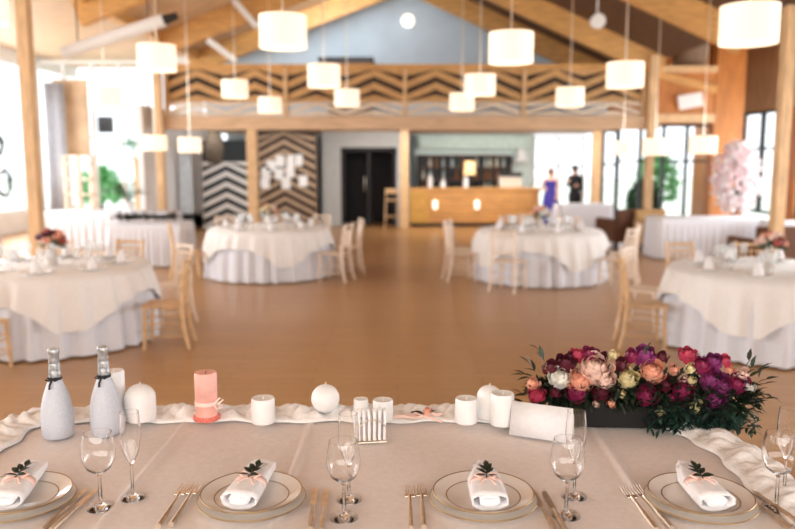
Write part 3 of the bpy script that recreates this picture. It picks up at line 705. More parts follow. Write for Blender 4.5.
# potted arching plant
def potted(name, label, loc, n, L, m, potm, pr=.13, ph=.2, wd=.05, seed=0):
    rnd = random.Random(seed); t = thing(name, label, 'plant', loc)
    bm = new(); lathe(bm, [(0, 0), (pr*.7, 0), (pr, ph), (pr*.9, ph), (pr*.65, .02), (0, .02)], 20); obj('pot', bm, potm, t)
    bm = new(); lathe(bm, [(0, ph*.85), (pr*.88, ph*.85), (pr*.88, ph*.8), (0, ph*.8)], 16); obj('soil', bm, mat('soil', rgb(60, 44, 34), .9), t)
    bm = new()
    for i in range(n):
        a = rnd.uniform(0, 2*PI); out = rnd.uniform(.3, 1.0)
        pts = [Vector((math.cos(a)*out*L*q*.8, math.sin(a)*out*L*q*.8, ph*.8+L*(1.25*q-out*.8*q*q))) for q in (0, .25, .5, .75, 1)]
        tube(bm, pts, .006, 5)
        for q in range(1, 5):
            for s in (-1, 1): leaf(bm, pts[q], Vector((math.cos(a+s*1.0), math.sin(a+s*1.0), .25)), L*.38, wd)
    obj('foliage', bm, m, t); return t
potted('potted_plant', 'arching green plant in a white pot on the serving table by the garden windows', (-5.55, 16.0, .75), 16, .42, LEAFG, WALLW, seed=2, wd=.08)
potted('potted_plant', 'small bright green plant on a shelf bracket by the garden windows', (-6.9, 20.4, 1.85), 12, .35, mat('bright_leaf', rgb(40, 170, 90), .5, var=.2), WALLW, seed=3, wd=.09)
bm = new(); box(bm, -7.2, -6.6, 20.3, 20.9, 1.8, 1.85); box(bm, -6.94, -6.86, 20.5, 20.9, 0, 1.8); tag(obj('plant_stand', bm, WOOD, smooth=False), 'wooden stand holding the bright green plant', 'stand')
# garden bushes outside
def bush(label, loc, r, h, m, seed):
    rnd = random.Random(seed); t = thing('garden_bush', label, 'bush', loc)
    bm = new()
    for i in range(900):
        a = rnd.uniform(0, 2*PI); e = rnd.uniform(-.4, 1.5); d = Vector((math.cos(a)*math.cos(e)*r, math.sin(a)*math.cos(e)*r, h*.55+math.sin(e)*h*.45)); rr = rnd.uniform(.75, 1.08)
        leaf(bm, (d.x*rr, d.y*rr, d.z*rr), Vector((d.x, d.y, rnd.uniform(-.5, 1))), .22, .12)
    obj('foliage', bm, m, t)
    bm = new(); tube(bm, [(0, 0, -.3), (0, .03, h*.6)], [.08, .04]); obj('stem', bm, DKB, t)
bush('green bush outside behind the black-framed glazing', (8.4, 25.2, -.2), .6, 2.2, mat('bush_green', rgb(130, 200, 130), .6, var=.25), 1)
bush('low dark green bush outside the black-framed glazing', (7.5, 23.6, -.2), .4, 1.2, LEAFG, 2)
bush('green bush outside the garden windows near the wreaths', (-10.5, 27.5, -.2), .7, 1.6, MATS['bush_green'], 4)
# wreaths on the west windows
def wreath(label, c, r, seed):
    rnd = random.Random(seed); bm = new()
    for i in range(170):
        a = rnd.uniform(0, 2*PI); q = Vector((rnd.uniform(-.03, .03), math.cos(a)*r, math.sin(a)*r))
        leaf(bm, q, Vector((rnd.uniform(-.2, .6), -math.sin(a)+rnd.uniform(-.5, .5), math.cos(a)+rnd.uniform(-.5, .5))), .14, .05)
    o = obj('hanging_wreath', bm, LEAFD); o.location = c; tag(o, label, 'wreath', 'wreaths on the windows')
wreath('upper round green wreath hung on the window by the picture edge', (XL+.12, 18.55, 2.15), .17, 1)
wreath('lower round green wreath hung on the window by the picture edge', (XL+.12, 18.7, 1.25), .3, 2)
# black loudspeaker on the north-west wall
t = thing('wall_speaker', 'small black loudspeaker mounted above the garden windows', 'speaker', (atd(105, 125, 20.7).x, 20.75, atd(105, 125, 20.7).z-.2))
bm = new(); box(bm, -.16, .16, -.15, .15, 0, .42); obj('cabinet', bm, BLACK, t, bevel=.01, smooth=False)
bm = new(); tube(bm, [(0, -.155, .14), (0, -.13, .14)], [.1, .1], 20); obj('speaker_cone', bm, MATS['dark_lobby'], t)
bm = new(); beam(bm, (0, .15, .2), (0, .27, .2), .05, .05); obj('bracket', bm, BLACK, t)
# pale curtain and lattice shelf
bm = new(); x0, x1 = atd(46, 150, 20.5).x, atd(66, 150, 20.5).x; pr = None
for i in range(60):
    q = i/59; x = x0+(x1-x0)*q; y = 20.55+.05*math.sin(q*60); v = (bm.verts.new((x, y, .3)), bm.verts.new((x, y, 3.8)))
    if pr: bm.faces.new((pr[0], v[0], v[1], pr[1]))
    pr = v
tag(obj('curtain', bm, mat('grey_curtain', rgb(200, 202, 210), .9), solid=.01), 'pale grey curtain hanging beside the garden windows', 'curtain')
t = thing('display_shelf', 'light wooden lattice shelf between the garden windows', 'shelf', (-8.35, 20.4, 0))
for x in (-.34, 0, .34):
    bm = new(); box(bm, x-.03, x+.03, -.12, .12, 0, 1.9); obj('upright', bm, CHAIRP, t, smooth=False)
for z in (.1, .5, .9, 1.3, 1.7, 1.9):
    bm = new(); box(bm, -.37, .37, -.12, .12, z-.02, z+.02); obj('shelf', bm, CHAIRP, t, smooth=False)
# dark round hanging decoration, white panel near the black zigzag
t = thing('hanging_basket', 'dark woven barrel lantern hanging before the black zigzag panel', 'lantern', (atd(214, 147, 18.8).x, 18.8, atd(214, 147, 18.8).z))
bm = new(); lathe(bm, [(0, -.4), (.14, -.4), (.22, -.2), (.23, .1), (.16, .38), (0, .38)], 20); obj('body', bm, mat('dark_wicker', rgb(92, 80, 68), .9, var=.3, scale=30, bump=.5), t)
bm = new(); tube(bm, [(0, 0, .38), (0, 0, 2.56-t.location.z)], .01, 6); obj('cord', bm, BLACK, t)
bm = new(); box(bm, atd(180, 180, 19.6).x, atd(192, 180, 19.6).x, 19.55, 19.65, .45, 1.95)
t = thing('drinks_cooler', 'tall pale upright cooler beside the black zigzag panel', 'fridge'); obj('body', bm, mat('pale_blue_white', rgb(214, 228, 240), .3), t, bevel=.02, smooth=False)
bm = new(); box(bm, atd(180, 180, 19.6).x, atd(192, 180, 19.6).x, 19.5, 19.7, .0, .45); obj('base', bm, MATS['black_board'], t, smooth=False)
# wicker armchairs
def armchair(label, loc, rz, m):
    t = thing('wicker_armchair', label, 'armchair', loc, rz)
    bm = new(); box(bm, -.36, .36, -.34, .34, .12, .36); obj('seat_base', bm, m, t, bevel=.03, smooth=False)
    bm = new(); box(bm, -.36, .36, -.4, -.3, .12, .8); obj('backrest', bm, m, t, bevel=.03, smooth=False)
    for s in (-1, 1):
        bm = new(); box(bm, s*.37-.05, s*.37+.05, -.36, .34, .12, .6); obj('armrest', bm, m, t, bevel=.03, smooth=False)
        for y in (-.3, .28): bm = new(); box(bm, s*.33-.03, s*.33+.03, y-.03, y+.03, 0, .12); obj('leg', bm, BLACK, t, smooth=False)
    bm = new(); box(bm, -.31, .31, -.28, .34, .36, .48); obj('cushion', bm, CLOTH, t, bevel=.04, smooth=False)
    return t
WK = mat('brown_wicker', rgb(104, 66, 44), .8, var=.3, scale=40, bump=.5); WK2 = mat('tan_wicker', rgb(190, 150, 100), .8, var=.2, scale=40, bump=.5)
armchair('brown wicker armchair with white cushion beside the timber post', (4.7, 16.2, 0), R(20), WK)
armchair('tan wicker armchair with white cushion beyond the timber post', (5.3, 15.5, 0), R(200), WK2)
armchair('dark brown wicker armchair in front of the blossom tree table', (5.75, 12.1, 0), R(10), WK)
# blossom tree
t = thing('blossom_tree', 'pink and white artificial blossom tree standing by the orange pier', 'tree', (6.75, 15.5, 0))
bm = new(); lathe(bm, [(0, 0), (.2, 0), (.24, .35), (.2, .35), (.18, .04), (0, .04)], 20); obj('pot', bm, WALLW, t)
bm = new(); tube(bm, [(0, 0, .05), (.03, 0, .5), (-.02, .02, .95), (0, 0, 1.3)], [.05, .045, .04, .03])
for i in range(9):
    a = i*2.4; tube(bm, [(0, 0, .75+i*.05), (math.cos(a)*.25, math.sin(a)*.25, 1.15+i*.06), (math.cos(a)*.42, math.sin(a)*.42, 1.25+i*.08)], [.02, .014, .008], 6)
obj('trunk', bm, DKB, t)
for m, sd, nm in ((mat('pink_blossom', rgb(252, 222, 226), .7, var=.08), 1, 'pink_blossoms'), (mat('white_blossom', rgb(252, 244, 246), .7, var=.04), 2, 'white_blossoms')):
    rnd = random.Random(sd); bm = new()
    for i in range(420):
        a = rnd.uniform(0, 2*PI); e = rnd.uniform(-1.2, 1.5); q = rnd.uniform(.55, 1.05)
        c = Vector((math.cos(a)*math.cos(e)*.46*q, math.sin(a)*math.cos(e)*.46*q, 1.42+math.sin(e)*.72*q))
        ball(bm, c, rnd.uniform(.03, .055), 1, noise=.15)
    o = obj(nm, bm, m, t); o['kind'] = 'stuff'
# ------------------------------------------------------------------ head table
HZ = .91; PZ = .16
hx0, hx1, hy0, hy1 = -1.33, 1.10, 1.66, 2.72
ht = thing('head_table', 'long head table beneath the beige cloth, in front of the hall', 'table', (0, 0, PZ))
bm = new(); box(bm, hx0+.01, hx1-.01, hy0+.01, hy1-.01, .70, .735); obj('tabletop', bm, PALEW, ht, smooth=False)
for x in (hx0+.12, hx1-.12):
    for y in (hy0+.1, hy1-.1):
        bm = new(); tube(bm, [(x, y, 0), (x, y, .70)], .02); obj('leg', bm, BLACK, ht)
bm = new(); cr = [-.727, -.30, .65]
xs = sorted(set([hx0+i*(hx1-hx0)/48 for i in range(49)]+[c+d for c in cr for d in (-.02, -.014, -.007, 0, .007, .014, .02)])); ys = [hy0+i*(hy1-hy0)/24 for i in range(25)]
def zt(x, y):
    z = HZ-.003+.0008*math.sin(7*x+3*y)+.0006*math.sin(13*y-4*x)
    for c in cr:
        d = abs(x-c-.004*math.sin(6*y)); z += max(0, .010*(1-d/.016))
    return z
G = [[bm.verts.new((x, y, zt(x, y))) for y in ys] for x in xs]
for i in range(len(xs)-1):
    for j in range(len(ys)-1): bm.faces.new((G[i][j], G[i+1][j], G[i+1][j+1], G[i][j+1]))
def skirt(edge, nx, ny):
    prev = edge
    for r_ in range(1, 7):
        t_ = r_/6; row = []
        for i, v in enumerate(edge):
            s = v.co.x*ny+v.co.y*nx; off = .012+.03*t_+.018*t_*math.sin(s*24+math.sin(s*7))
            row.append(bm.verts.new((v.co.x+nx*off, v.co.y+ny*off, HZ-.003-(HZ-PZ-.03)*t_)))
        for i in range(len(edge)-1): bm.faces.new((prev[i], prev[i+1], row[i+1], row[i]))
        prev = row
skirt([r_[-1] for r_ in G], 0, 1); skirt([r_[0] for r_ in G], 0, -1); skirt(G[0], -1, 0); skirt(G[-1], 1, 0)
tag(obj('tablecloth', bm, HEADC, auto=False), 'beige creased linen cloth over the long head table', 'tablecloth')
# tulle runner along the far edge
path = [(-1.3, 1.75), (-1.3, 2.35), (-1.29, 2.52), (-1.22, 2.61), (-1.0, 2.625), (0, 2.625), (.8, 2.62), (.95, 2.56), (1.02, 2.4), (1.045, 2.2), (1.05, 1.75)]
pts = []
for a, b in zip(path, path[1:]):
    L = (Vector(b)-Vector(a)).length; k = max(2, int(L/.012))
    pts += [Vector(a).lerp(Vector(b), i/k) for i in range(k)]
pts.append(Vector(path[-1]))
for _ in range(12): pts = [pts[0]]+[(pts[i-1]+pts[i]*2+pts[i+1])/4 for i in range(1, len(pts)-1)]+[pts[-1]]
bm = new(); rows = []; rnd = random.Random(5); s = 0
from mathutils import noise as mn
M_ = 14
for i, p in enumerate(pts):
    d = (pts[min(i+1, len(pts)-1)]-pts[max(i-1, 0)]).normalized(); nrm = Vector((-d.y, d.x)); s += .012
    row = []
    wv = .012*math.sin(s*38)+.012*math.sin(s*17+1)
    for j in range(M_+1):
        q = j/M_; o_ = -.085+.165*q+wv*(.6 if j in (0, M_) else .2)
        z = HZ+.004+.018*math.sin(PI*q)**.7+.008*math.sin(s*110+4*math.sin(q*5))*math.sin(PI*q)+.012*abs(mn.noise(Vector((s*9, q*7, 0))))*math.sin(PI*q)+.009*math.sin(s*46+q*6)*math.sin(PI*q)
        if q > .86: z -= (q-.86)*.25
        c = p+nrm*o_
        z = max(z, HZ+.004) if (hx0 < c.x < hx1 and c.y < hy1) else z
        row.append(bm.verts.new((c.x, c.y, z)))
    rows.append(row)
for a, b in zip(rows, rows[1:]):
    for j in range(M_): bm.faces.new((a[j], a[j+1], b[j+1], b[j]))
tag(obj('tulle_runner', bm, TULLE, auto=False, solid=.002), 'ruffled white tulle runner along the far edge of the head table', 'runner')
ZR = HZ+.024
# ------------------------------------------------------------------ place settings
def plates(px, py, where):
    c = at(px, py+3, HZ+.004)
    t = thing('charger_plate', 'gold-rimmed white charger plate '+where, 'plate', (c.x, c.y, HZ+.003), 0)
    bm = new(); lathe(bm, [(0, 0), (.09, 0), (.132, .010), (.1400, .013), (.1400, .016), (.130, .014), (.09, .005), (0, .005)], 64); obj('body', bm, PORC, t)
    bm = new(); lathe(bm, [(.1400, .0130), (.1412, .0145), (.1400, .0164), (.1386, .0162), (.1386, .0155)], 64, closed=True); obj('gold_rim', bm, GOLD, t)
    t = thing('dinner_plate', 'dinner plate on top of the charger '+where, 'plate', (c.x, c.y, HZ+.0085), 0)
    bm = new(); lathe(bm, [(0, 0), (.078, 0), (.08, .004), (.118, .019), (.131, .025), (.131, .028), (.118, .0235), (.078, .0065), (0, .0055)], 64); obj('body', bm, PORC, t)
    bm = new(); lathe(bm, [(.131, .0248), (.1322, .0265), (.131, .0284), (.1285, .0276), (.1285, .0268)], 64, closed=True); obj('gold_rim', bm, GOLD, t)
    bm = new(); lathe(bm, [(.0945, .0145), (.0955, .0146), (.097, .0150), (.0955, .0156), (.0945, .0152)], 64, closed=True); obj('gold_line', bm, GOLD, t)
    return c
def napkin(c, rz, label, L=.205, W=.088, H=.04, dx=0, dy=0, point=False, lz=0):
    t = thing('rolled_napkin', label, 'napkin', (c.x+dx, c.y+dy, HZ+.03), rz); t.rotation_euler[0] = R(5)
    # open flattened tube along y, mouth towards -y
    bm = new(); n = 40; secs = []
    for k in range(9):
        q = k/8; y = -L/2+L*q; w = W/2*(1-.18*q) if not point else W/2*(1 if q < .6 else 1-1.7*(q-.6)); h = H/2*(1.05-.3*q)
        ring = []
        for i in range(n):
            a = 2*PI*i/n; ca, sa = math.cos(a), math.sin(a)
            x = w*math.copysign(abs(ca)**.7, ca); z = h+h*math.copysign(abs(sa)**.85, sa)
            ring.append(bm.verts.new((x+.002*math.sin(5*q+i), y+.002*math.sin(i*.6), z+.001*math.sin(q*9+i*.4))))
        secs.append(ring)
    for a, b in zip(secs, secs[1:]):
        for i in range(n): bm.faces.new((a[i], a[(i+1) % n], b[(i+1) % n], b[i]))
    bm.faces.new(secs[-1])
    # inner fold layers visible in the mouth
    for f in (.55,):
        r0 = [bm.verts.new((v.co.x*f, -L/2+.002, H*.52+(v.co.z-H*.52)*f)) for v in secs[0]]; r1 = [bm.verts.new((v.co.x, L/2-.02, v.co.z)) for v in r0]
        for i in range(n): bm.faces.new((r0[i], r0[(i+1) % n], r1[(i+1) % n], r1[i]))
    obj('cloth', bm, NAPK, t, auto=70, solid=.003)
    bm = new(); r = [[], []]
    for j, y in enumerate((-.022, .002)):
        for i in range(n):
            a = 2*PI*i/n; ca, sa = math.cos(a), math.sin(a); q = (y+L/2)/L; w = W/2*(1-.18*q)+.0022; h = H/2*(1.05-.3*q)+.0022
            r[j].append(bm.verts.new((w*math.copysign(abs(ca)**.7, ca), y, h-.001+h*math.copysign(abs(sa)**.85, sa))))
    for i in range(n): bm.faces.new((r[0][i], r[0][(i+1) % n], r[1][(i+1) % n], r[1][i]))
    for s in (-1, 1):   # bow loops
        tube(bm, [(0, -.01, H+.001), (s*.014, -.004, H+.01), (s*.028, -.008, H+.006), (s*.016, -.016, H+.002), (0, -.01, H+.001)], .003, 6)
        tube(bm, [(0, -.01, H+.002), (s*.012, -.028, H+.002), (s*.02, -.045, H-.001)], .0025, 6)
    obj('ribbon', bm, PEACH, t, solid=.001)
    bm = new(); tube(bm, [(0, -.02, H+.004), (.004, .01, H+.006), (.006, .035, H+.006)], .0014, 5)
    for (x, y, a) in ((0, .0, 2.5), (0, .0, .7), (.003, .015, 2.2), (.004, .02, 1.0), (.006, .033, 1.6), (0, -.012, 3.4), (0, -.012, -.3)):
        leaf(bm, (x, y, H+.006), (math.cos(a), math.sin(a), .3), .03, .016, .1)
    obj('sprig', bm, LEAFD, t, solid=.0008)
c = plates(19, 500, 'by the near end of the bottles'); napkin(c, R(4), 'white rolled napkin with dark sprig on the plate below the bottles', dx=-.01, dy=.03)
c = plates(252, 499, 'below the pink pillar candle'); napkin(c, R(-8), 'white rolled napkin with peach bow on the plate below the pink candle', dx=-.005, dy=.025)
c = plates(483, 499, 'between the two pairs of middle glasses'); napkin(c, R(0), 'white pointed napkin with leaf sprig on the middle plate', dx=.008, dy=.02, point=True)
c = plates(700, 501, 'below the flower box'); napkin(c, R(5), 'white napkin with small sprig tilted on the plate below the flower box', dx=.005, dy=.03, point=True)
def make_fork():
    t = thing('fork', 'x', 'fork'); bm = new()
    tube(bm, [(0, -.2, .003), (0, -.14, .003), (0, -.075, .005), (0, -.055, .006)], [.0058, .005, .0032, .005], 8); obj('handle', bm, CUTL, t)
    bm = new(); box(bm, -.011, .011, -.058, -.043, .004, .0065); obj('head', bm, CUTL, t, bevel=.001, smooth=False)
    for k in range(4):
        bm = new(); x = -.0093+k*.0062; tube(bm, [(x, -.044, .0052), (x, -.02, .0045), (x, 0, .008)], [.0017, .0015, .0008], 6); obj('tine', bm, CUTL, t)
    return t
def make_knife():
    t = thing('table_knife', 'x', 'knife'); bm = new()
    tube(bm, [(0, -.22, .005), (0, -.17, .005), (0, -.115, .0045), (0, -.1, .004)], [.0062, .0066, .005, .004], 10); obj('handle', bm, CUTL, t)
    bm = new(); prof = [(-.004, -.105), (-.0085, -.09), (-.0095, -.03), (-.007, -.008), (0, 0), (.005, -.006), (.0055, -.105)]
    a = [bm.verts.new((x, y, .0025)) for x, y in prof]; b = [bm.verts.new((x, y, .0045)) for x, y in prof]; bm.faces.new(a); bm.faces.new(b[::-1])
    for i in range(7): bm.faces.new((a[i], b[i], b[(i+1) % 7], a[(i+1) % 7]))
    obj('blade', bm, CUTL, t, smooth=False); return t
FK, KN = make_fork(), make_knife(); ff = [True, True]
def lay(w, px, py, rz, label):
    p = at(px, py, HZ+.006); pr = (FK, KN)[w]
    if ff[w]: ff[w] = False; o = pr; o.location = (p.x, p.y, HZ+.003); o.rotation_euler = (0, 0, rz); o['label'] = label
    else: o = dup(pr, (p.x, p.y, HZ+.003), rz, label)
    o.scale = ((1.25, 1.2, 1.2), (1.15, 1.1, 1.1))[w]
    o['group'] = ('forks', 'table knives')[w]+' on the head table'
lay(0, 186.5, 485, R(-1), 'outer fork of the pair beside the plate below the pink candle')
lay(0, 198, 484, R(-1), 'inner fork of the pair beside the plate below the pink candle')
lay(0, 409.5, 487, 0, 'outer fork of the pair beside the middle plate')
lay(0, 421, 486, 0, 'inner fork of the pair beside the middle plate')
lay(0, 624, 488, R(2), 'outer fork of the pair beside the plate below the flower box')
lay(0, 635, 487, R(4), 'inner fork of the pair beside the plate below the flower box')
lay(1, 86, 489, R(-2), 'inner knife of the pair beside the plate below the bottles')
lay(1, 97, 489, R(-4), 'outer knife of the pair beside the plate below the bottles')
lay(1, 316, 488, R(3), 'inner knife of the pair beside the plate below the pink candle')
lay(1, 327, 489, R(2), 'outer knife of the pair beside the plate below the pink candle')
lay(1, 533, 490, R(3), 'inner knife of the pair beside the middle plate')
lay(1, 544, 491, R(2), 'outer knife of the pair beside the middle plate')
lay(1, 739, 489, R(5), 'inner knife of the pair beside the plate below the flower box')
lay(1, 752, 488, R(5), 'outer knife of the pair beside the plate below the flower box')
# glasses
def gl(px, py, fl, label):
    p = at(px, py, HZ+.004)
    glass('champagne_flute' if fl else 'wine_glass', label, (p.x, p.y, HZ+.003), .235 if fl else .2, .028 if fl else .043, fl, ('flutes' if fl else 'wine glasses')+' on the head table', 40)
gl(101, 507, 0, 'wide empty wine glass in front of the two white bottles')
gl(133, 497, 1, 'slim champagne flute behind the wine glass near the white bottles')
gl(344, 517, 0, 'wide wine glass below the napkin holder, between two plates')
gl(349, 499, 1, 'slim champagne flute below the napkin holder')
gl(566, 515, 0, 'wide wine glass in front of the white folded card')
gl(574, 496, 1, 'slim champagne flute in front of the white folded card')
gl(776, 508, 0, 'wine glass at the table end below the flower box')
gl(784, 492, 1, 'champagne flute at the table end near the tulle')
# bottles
def wedding_bottle(px, py, label, m):
    p = at(px, py, HZ+.004); t = thing('champagne_bottle', label, 'bottle', (p.x, p.y, HZ+.003))
    r = .05
    bm = new(); lathe(bm, [(0, .004), (r*.8, 0), (r*.98, .008), (r, .05), (r*.99, .075), (r*.93, .105), (r*.8, .135), (r*.6, .165), (r*.44, .186), (r*.37, .2), (r*.34, .225), (0, .226)], 40); obj('body', bm, m, t, auto=False)
    bm = new(); lathe(bm, [(r*.38, .196), (r*.36, .21), (r*.34, .24), (r*.31, .272), (r*.35, .275), (r*.36, .288), (r*.3, .292), (0, .293)], 28); obj('foil', bm, mat('silver_foil', rgb(178, 180, 182), .35, metal=.7, var=.2, scale=60, bump=.6), t)
    bm = new(); lathe(bm, [(r*.42, .190), (r*.45, .194), (r*.42, .200), (r*.37, .198)], 28, closed=True)
    for s in (-1, 1):
        tube(bm, [(0, -r*.4, .195), (s*.012, -r*.5, .201), (s*.02, -r*.5, .195), (s*.01, -r*.46, .190), (0, -r*.4, .195)], .0025, 6)
    tube(bm, [(0, -r*.46, .194), (-.004, -r*.66, .178), (-.002, -r*.8, .168)], .0035, 6)
    obj('ribbon', bm, BLACK, t)
BW = mat('glitter_white', rgb(200, 204, 214), .35, var=.04, scale=200, bump=.3)
wedding_bottle(58.5, 436, 'white-coated champagne bottle with black bow, standing clear by itself', BW)
wedding_bottle(107, 433, 'white-coated champagne bottle with black bow, in front of a white pillar candle', BW)
# candles
def candle(px, py, r, h, label, kind='pillar', m=WHITE, base=ZR, wick=True):
    p = at(px, py, base); t = thing('candle', label, 'candle', (p.x, p.y, base-.002), 0, 'candles on the tulle runner')
    bm = new()
    if kind == 'pillar': lathe(bm, [(0, 0), (r, 0), (r, h-.006), (r*.93, h), (r*.6, h-.003), (0, h-.006)], 36)
    elif kind == 'ball': lathe(bm, [(0, 0)]+[(r*math.cos(a), r*.97+r*math.sin(a)) for a in [R(-75+i*11) for i in range(15)]]+[(0, 2*r*.985)], 36)
    elif kind == 'dome': lathe(bm, [(0, 0), (r*.95, 0), (r, h*.2), (r, h-r*.9)]+[(r*math.cos(R(i)), h-r*.9+r*.9*math.sin(R(i))) for i in (15, 30, 45, 60, 75)]+[(0, h)], 36)
    obj('wax_body', bm, m, t, auto=50)
    zt_ = h-.006 if kind == 'pillar' else (2*r*.98 if kind == 'ball' else h-.002)
    if wick: bm = new(); tube(bm, [(0, 0, zt_-.002), (.001, 0, zt_+.006), (.003, 0, zt_+.01)], .0013, 6); obj('wick', bm, BLACK if m is not WHITE else WHITE, t)
    return t
candle(116, 417, .034, .165, 'tall white pillar candle partly behind the second bottle')
candle(141, 418, .051, .12, 'white domed candle beside the second bottle', 'dome')
PINKC = mat('pink_wax', rgb(246, 180, 166), .45, var=.12, scale=14, sss=.2)
t = candle(207, 419, .037, .165, 'pink pillar candle tied with a pale bow', m=PINKC)
bm = new(); lathe(bm, [(.0385, .055), (.0395, .06), (.0385, .068), (.037, .062)], 36, closed=True)
for s in (-1, 1): tube(bm, [(.03, -.026, .062), (.045+.005*s, -.02, .062+.02*s), (.06, -.015, .062+.012*s), (.045, -.02, .062)], .003, 6)
obj('bow', bm, mat('pale_ribbon', rgb(250, 224, 214), .5), t)
bm = new(); lathe(bm, [(.0378, .0), (.041, .004), (.0395, .016), (.0375, .018)], 36, closed=True)
for i in range(26):
    a = i/26*2*PI; ball(bm, (.041*math.cos(a), .041*math.sin(a), .006+.006*(i % 2)), .006, 1)
obj('base_trim', bm, mat('coral_trim', rgb(232, 130, 116), .6), t)
candle(263.5, 421, .039, .083, 'short white pillar candle alone between the pink candle and the ball candle')
candle(325.5, 411, .049, .1, 'white ball candle alone beside the napkin holder', 'ball')
candle(361, 415, .025, .06, 'small white pillar candle behind the napkin holder')
candle(383, 419, .034, .07, 'white pillar candle just beyond the napkin holder')
candle(466, 421, .037, .082, 'short white pillar candle between the rosebud and the domed candle')
candle(489, 416, .042, .11, 'white domed candle behind a white pillar candle', 'dome')
candle(502, 423, .039, .105, 'white pillar candle in front of the domed candle, near the folded card')
# folded white card box
p0 = at(541, 436, HZ+.004); t = thing('folded_card', 'blank white folded card standing beside the flower box', 'card', (p0.x, p0.y, HZ+.004), R(-24))
for s, nm in ((-1, 'front_leaf'), (1, 'back_leaf')):
    bm = new(); v = [bm.verts.new(q) for q in ((-.098, s*.03, 0), (.098, s*.03, 0), (.098, 0, .105), (-.098, 0, .105))]; bm.faces.new(v); obj(nm, bm, NAPK, t, solid=.002)
# napkin holder and napkins
p0 = at(371, 441, HZ+.004); t = thing('napkin_holder', 'small chrome wire napkin holder below the small candles', 'napkin holder', (p0.x, p0.y+.01, HZ+.004), R(8))
bm = new(); box(bm, -.05, .05, -.03, .03, 0, .004); obj('base', bm, CUTL, t, bevel=.002, smooth=False)
for s in (-1, 1):
    bm = new(); tube(bm, [(-.045, s*.028, .003), (-.045, s*.03, .05), (-.02, s*.03, .075), (.02, s*.03, .075), (.045, s*.03, .05), (.045, s*.028, .003)], .002, 6); obj('wire_loop', bm, CUTL, t)
for k in range(6):
    x = -.04+k*.016; bm = new(); prof = []
    for i in range(13):
        a = PI*i/12; prof.append((math.cos(a)*.022, .078+.026*math.sin(a)))
    prof += [(-.022, .006), (.022, .006)]
    a_ = [bm.verts.new((x-.004+.1*x*q[1]*6, q[0], q[1])) for q in prof]; b_ = [bm.verts.new((x+.004+.1*x*q[1]*6, q[0], q[1])) for q in prof]
    bm.faces.new(a_); bm.faces.new(b_[::-1])
    for i in range(len(prof)): bm.faces.new((a_[i], b_[i], b_[(i+1) % len(prof)], a_[(i+1) % len(prof)]))
    o = obj('paper_napkin', bm, NAPK, auto=30); o.location = t.location; o.rotation_euler = t.rotation_euler
    tag(o, 'folded white paper napkin standing in the wire holder', 'napkin', 'paper napkins in the holder')
# rosebud decoration
p0 = at(424, 419, ZR); t = thing('rosebud_sprig', 'peach rosebud with dark leaves and ribbon lying on the tulle', 'flower', (p0.x, p0.y, ZR+.004))
bm = new(); rose(bm, (.01, 0, .02), .016, 3, 9); obj('rosebud', bm, FC['peach'], t)
bm = new()
for a in (3.0, 2.6, 3.5, .1, .6, -.4): leaf(bm, (0, 0, .012), (math.cos(a), math.sin(a)*.5, .35), .045, .02, .2)
obj('leaves', bm, LEAFD, t)
bm = new()
for sgn in (-1, 1): tube(bm, [(0, 0, .008), (sgn*.03, -.01, .02), (sgn*.06, 0, .012), (sgn*.03, .01, .006), (0, 0, .006)], .004, 6)
tube(bm, [(0, 0, .006), (-.03, -.015, .006), (-.075, -.01, .01), (-.1, 0, .004)], .005, 6); tube(bm, [(0, 0, .006), (.03, -.02, .004), (.06, -.035, -.002)], .004, 6)
obj('ribbon', bm, PEACH, t)

# ------------------------------------------------------------------ flower box
fa = at(560, 424, HZ+.004); fb = at(735, 432, HZ+.004)
cx, cy = (fa.x+fb.x)/2, 2.53
t = thing('flower_box', 'long dark planter overflowing with pink, peach and purple flowers', 'flowers', (cx, cy, HZ+.004), R(-3))
Mi = (Matrix.Translation(t.location) @ Matrix.Rotation(R(-3), 4, 'Z')).inverted()
bm = new(); box(bm, -.31, .31, -.055, .055, 0, .085); obj('planter', bm, mat('planter_black', rgb(14, 12, 12), .8), t, bevel=.005, smooth=False)
rnd = random.Random(21); bm = new()
for i in range(2300):
    x = rnd.uniform(-.37, .36); a = rnd.uniform(0, PI); rr = rnd.uniform(.4, 1)
    y = math.cos(a)*.085*rr; z = .075+math.sin(a)*.1*rr*(1-(abs(x)/.5)**3)
    leaf(bm, (x, y, z), (rnd.uniform(-.8, .8)+x*1.5, y*8+rnd.uniform(-.5, .5), rnd.uniform(-.3, .9)), rnd.uniform(.025, .05), rnd.uniform(.01, .018))
for (x, z, dx, dz) in ((-.36, .17, -.6, .8), (-.37, .15, -.9, .4), (-.39, .09, -1, .1), (-.4, .06, -1, -.05), (.36, .16, .6, .8), (.37, .13, 1, .5), (.38, .1, 1, 0), (-.33, .2, -.4, 1), (.0, .2, .1, 1), (.33, .18, .5, .9)):
    for q in range(4): leaf(bm, (x+dx*.014*q, rnd.uniform(-.03, .03), z+dz*.014*q), (dx+rnd.uniform(-.6, .6), rnd.uniform(-.4, .4), dz+rnd.uniform(-.5, .5)), .042, .017)
obj('foliage', bm, LEAFD, t)
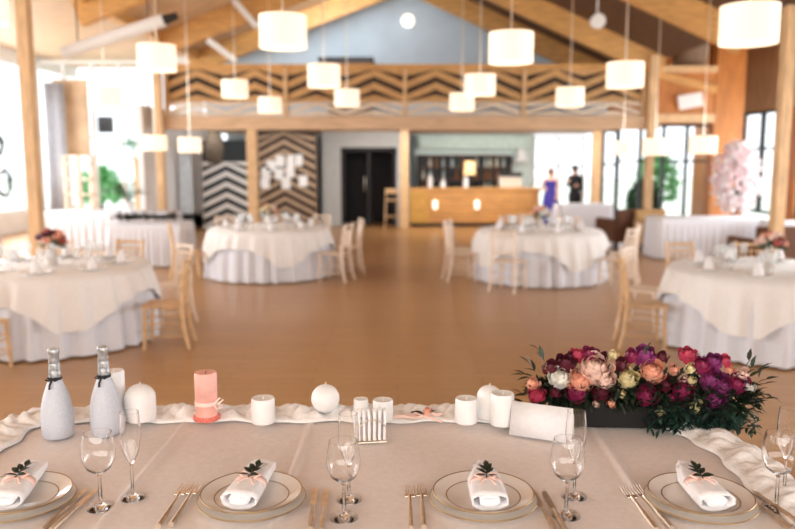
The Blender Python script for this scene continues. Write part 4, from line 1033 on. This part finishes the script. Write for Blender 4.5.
# trailing greenery on the near face
bm = new()
for i in range(420):
    x = rnd.uniform(.0, .34); leaf(bm, (x, -.075+rnd.uniform(-.035, .02), rnd.uniform(.01, .08)), (rnd.uniform(-1, 1), rnd.uniform(-1, .2), rnd.uniform(-.5, .6)), rnd.uniform(.02, .04), .012)
obj('trailing_foliage', bm, mat('blue_green_leaf', rgb(36, 66, 54), .5, var=.3, scale=40), t)
FL = [(537, 396, 9, 'rose'), (533, 384, 7, 'peach'), (560, 379, 11, 'white'), (594, 371, 16, 'blush'), (579, 382, 13, 'peach'), (604, 381, 10, 'blush'), (627, 379, 10, 'cream'), (652, 373, 12, 'peach'), (646, 396, 11, 'magenta'),
      (589, 356, 9, 'magenta'), (577, 356, 8, 'rose'), (645, 357, 11, 'purple'), (632, 357, 8, 'magenta'), (566, 365, 10, 'burgundy'), (577, 393, 11, 'magenta'), (601, 393, 10, 'burgundy'), (596, 404, 4, 'blush'), (611, 403, 5, 'peach'),
      (622, 395, 4, 'cream'), (612, 356, 6, 'cream'), (660, 412, 5, 'cream'), (674, 370, 6, 'peach'), (690, 369, 6, 'cream'), (683, 379, 5, 'blush'), (691, 381, 6, 'cream'), (687, 356, 9, 'rose'), (702, 367, 10, 'magenta'),
      (713, 363, 9, 'purple'), (710, 381, 11, 'purple'), (722, 387, 11, 'purple'), (736, 385, 11, 'magenta'), (729, 371, 5, 'peach'), (741, 375, 8, 'blush'), (696, 407, 7, 'cream'), (682, 391, 10, 'magenta'), (713, 399, 10, 'purple'),
      (665, 385, 8, 'burgundy'), (550, 368, 8, 'burgundy'), (622, 366, 8, 'burgundy'), (661, 358, 7, 'burgundy'), (725, 362, 7, 'rose'), (555, 393, 7, 'burgundy'), (602, 359, 7, 'burgundy'), (748, 388, 7, 'white'), (672, 398, 5, 'magenta'), (570, 357, 6, 'burgundy')]
for i, (px, py, r, c_) in enumerate(FL):
    q = (py-352)/55; Y = 2.60-.12*max(0, q)**.6 if q > 0 else 2.6
    p = Mi @ atd(px, py, Y-.02); rr = r/FPX*2.6*.98
    bm = new(); rose(bm, (0, 0, 0), rr, i, 16 if r > 8 else 9)
    # flowers look outwards and up
    rot = Matrix.Rotation(R(min(75, 20+50*max(0, q))), 4, 'X') @ Matrix.Rotation(rnd.uniform(0, 6), 4, 'Z')
    bmesh.ops.transform(bm, matrix=Matrix.Translation(p) @ rot, verts=bm.verts)
    obj('flower' if r > 6 else 'flower_bud', bm, FC[c_], t)

for o in list(scene.objects):
    if o.parent is not None and 'category' in o: del o['category']
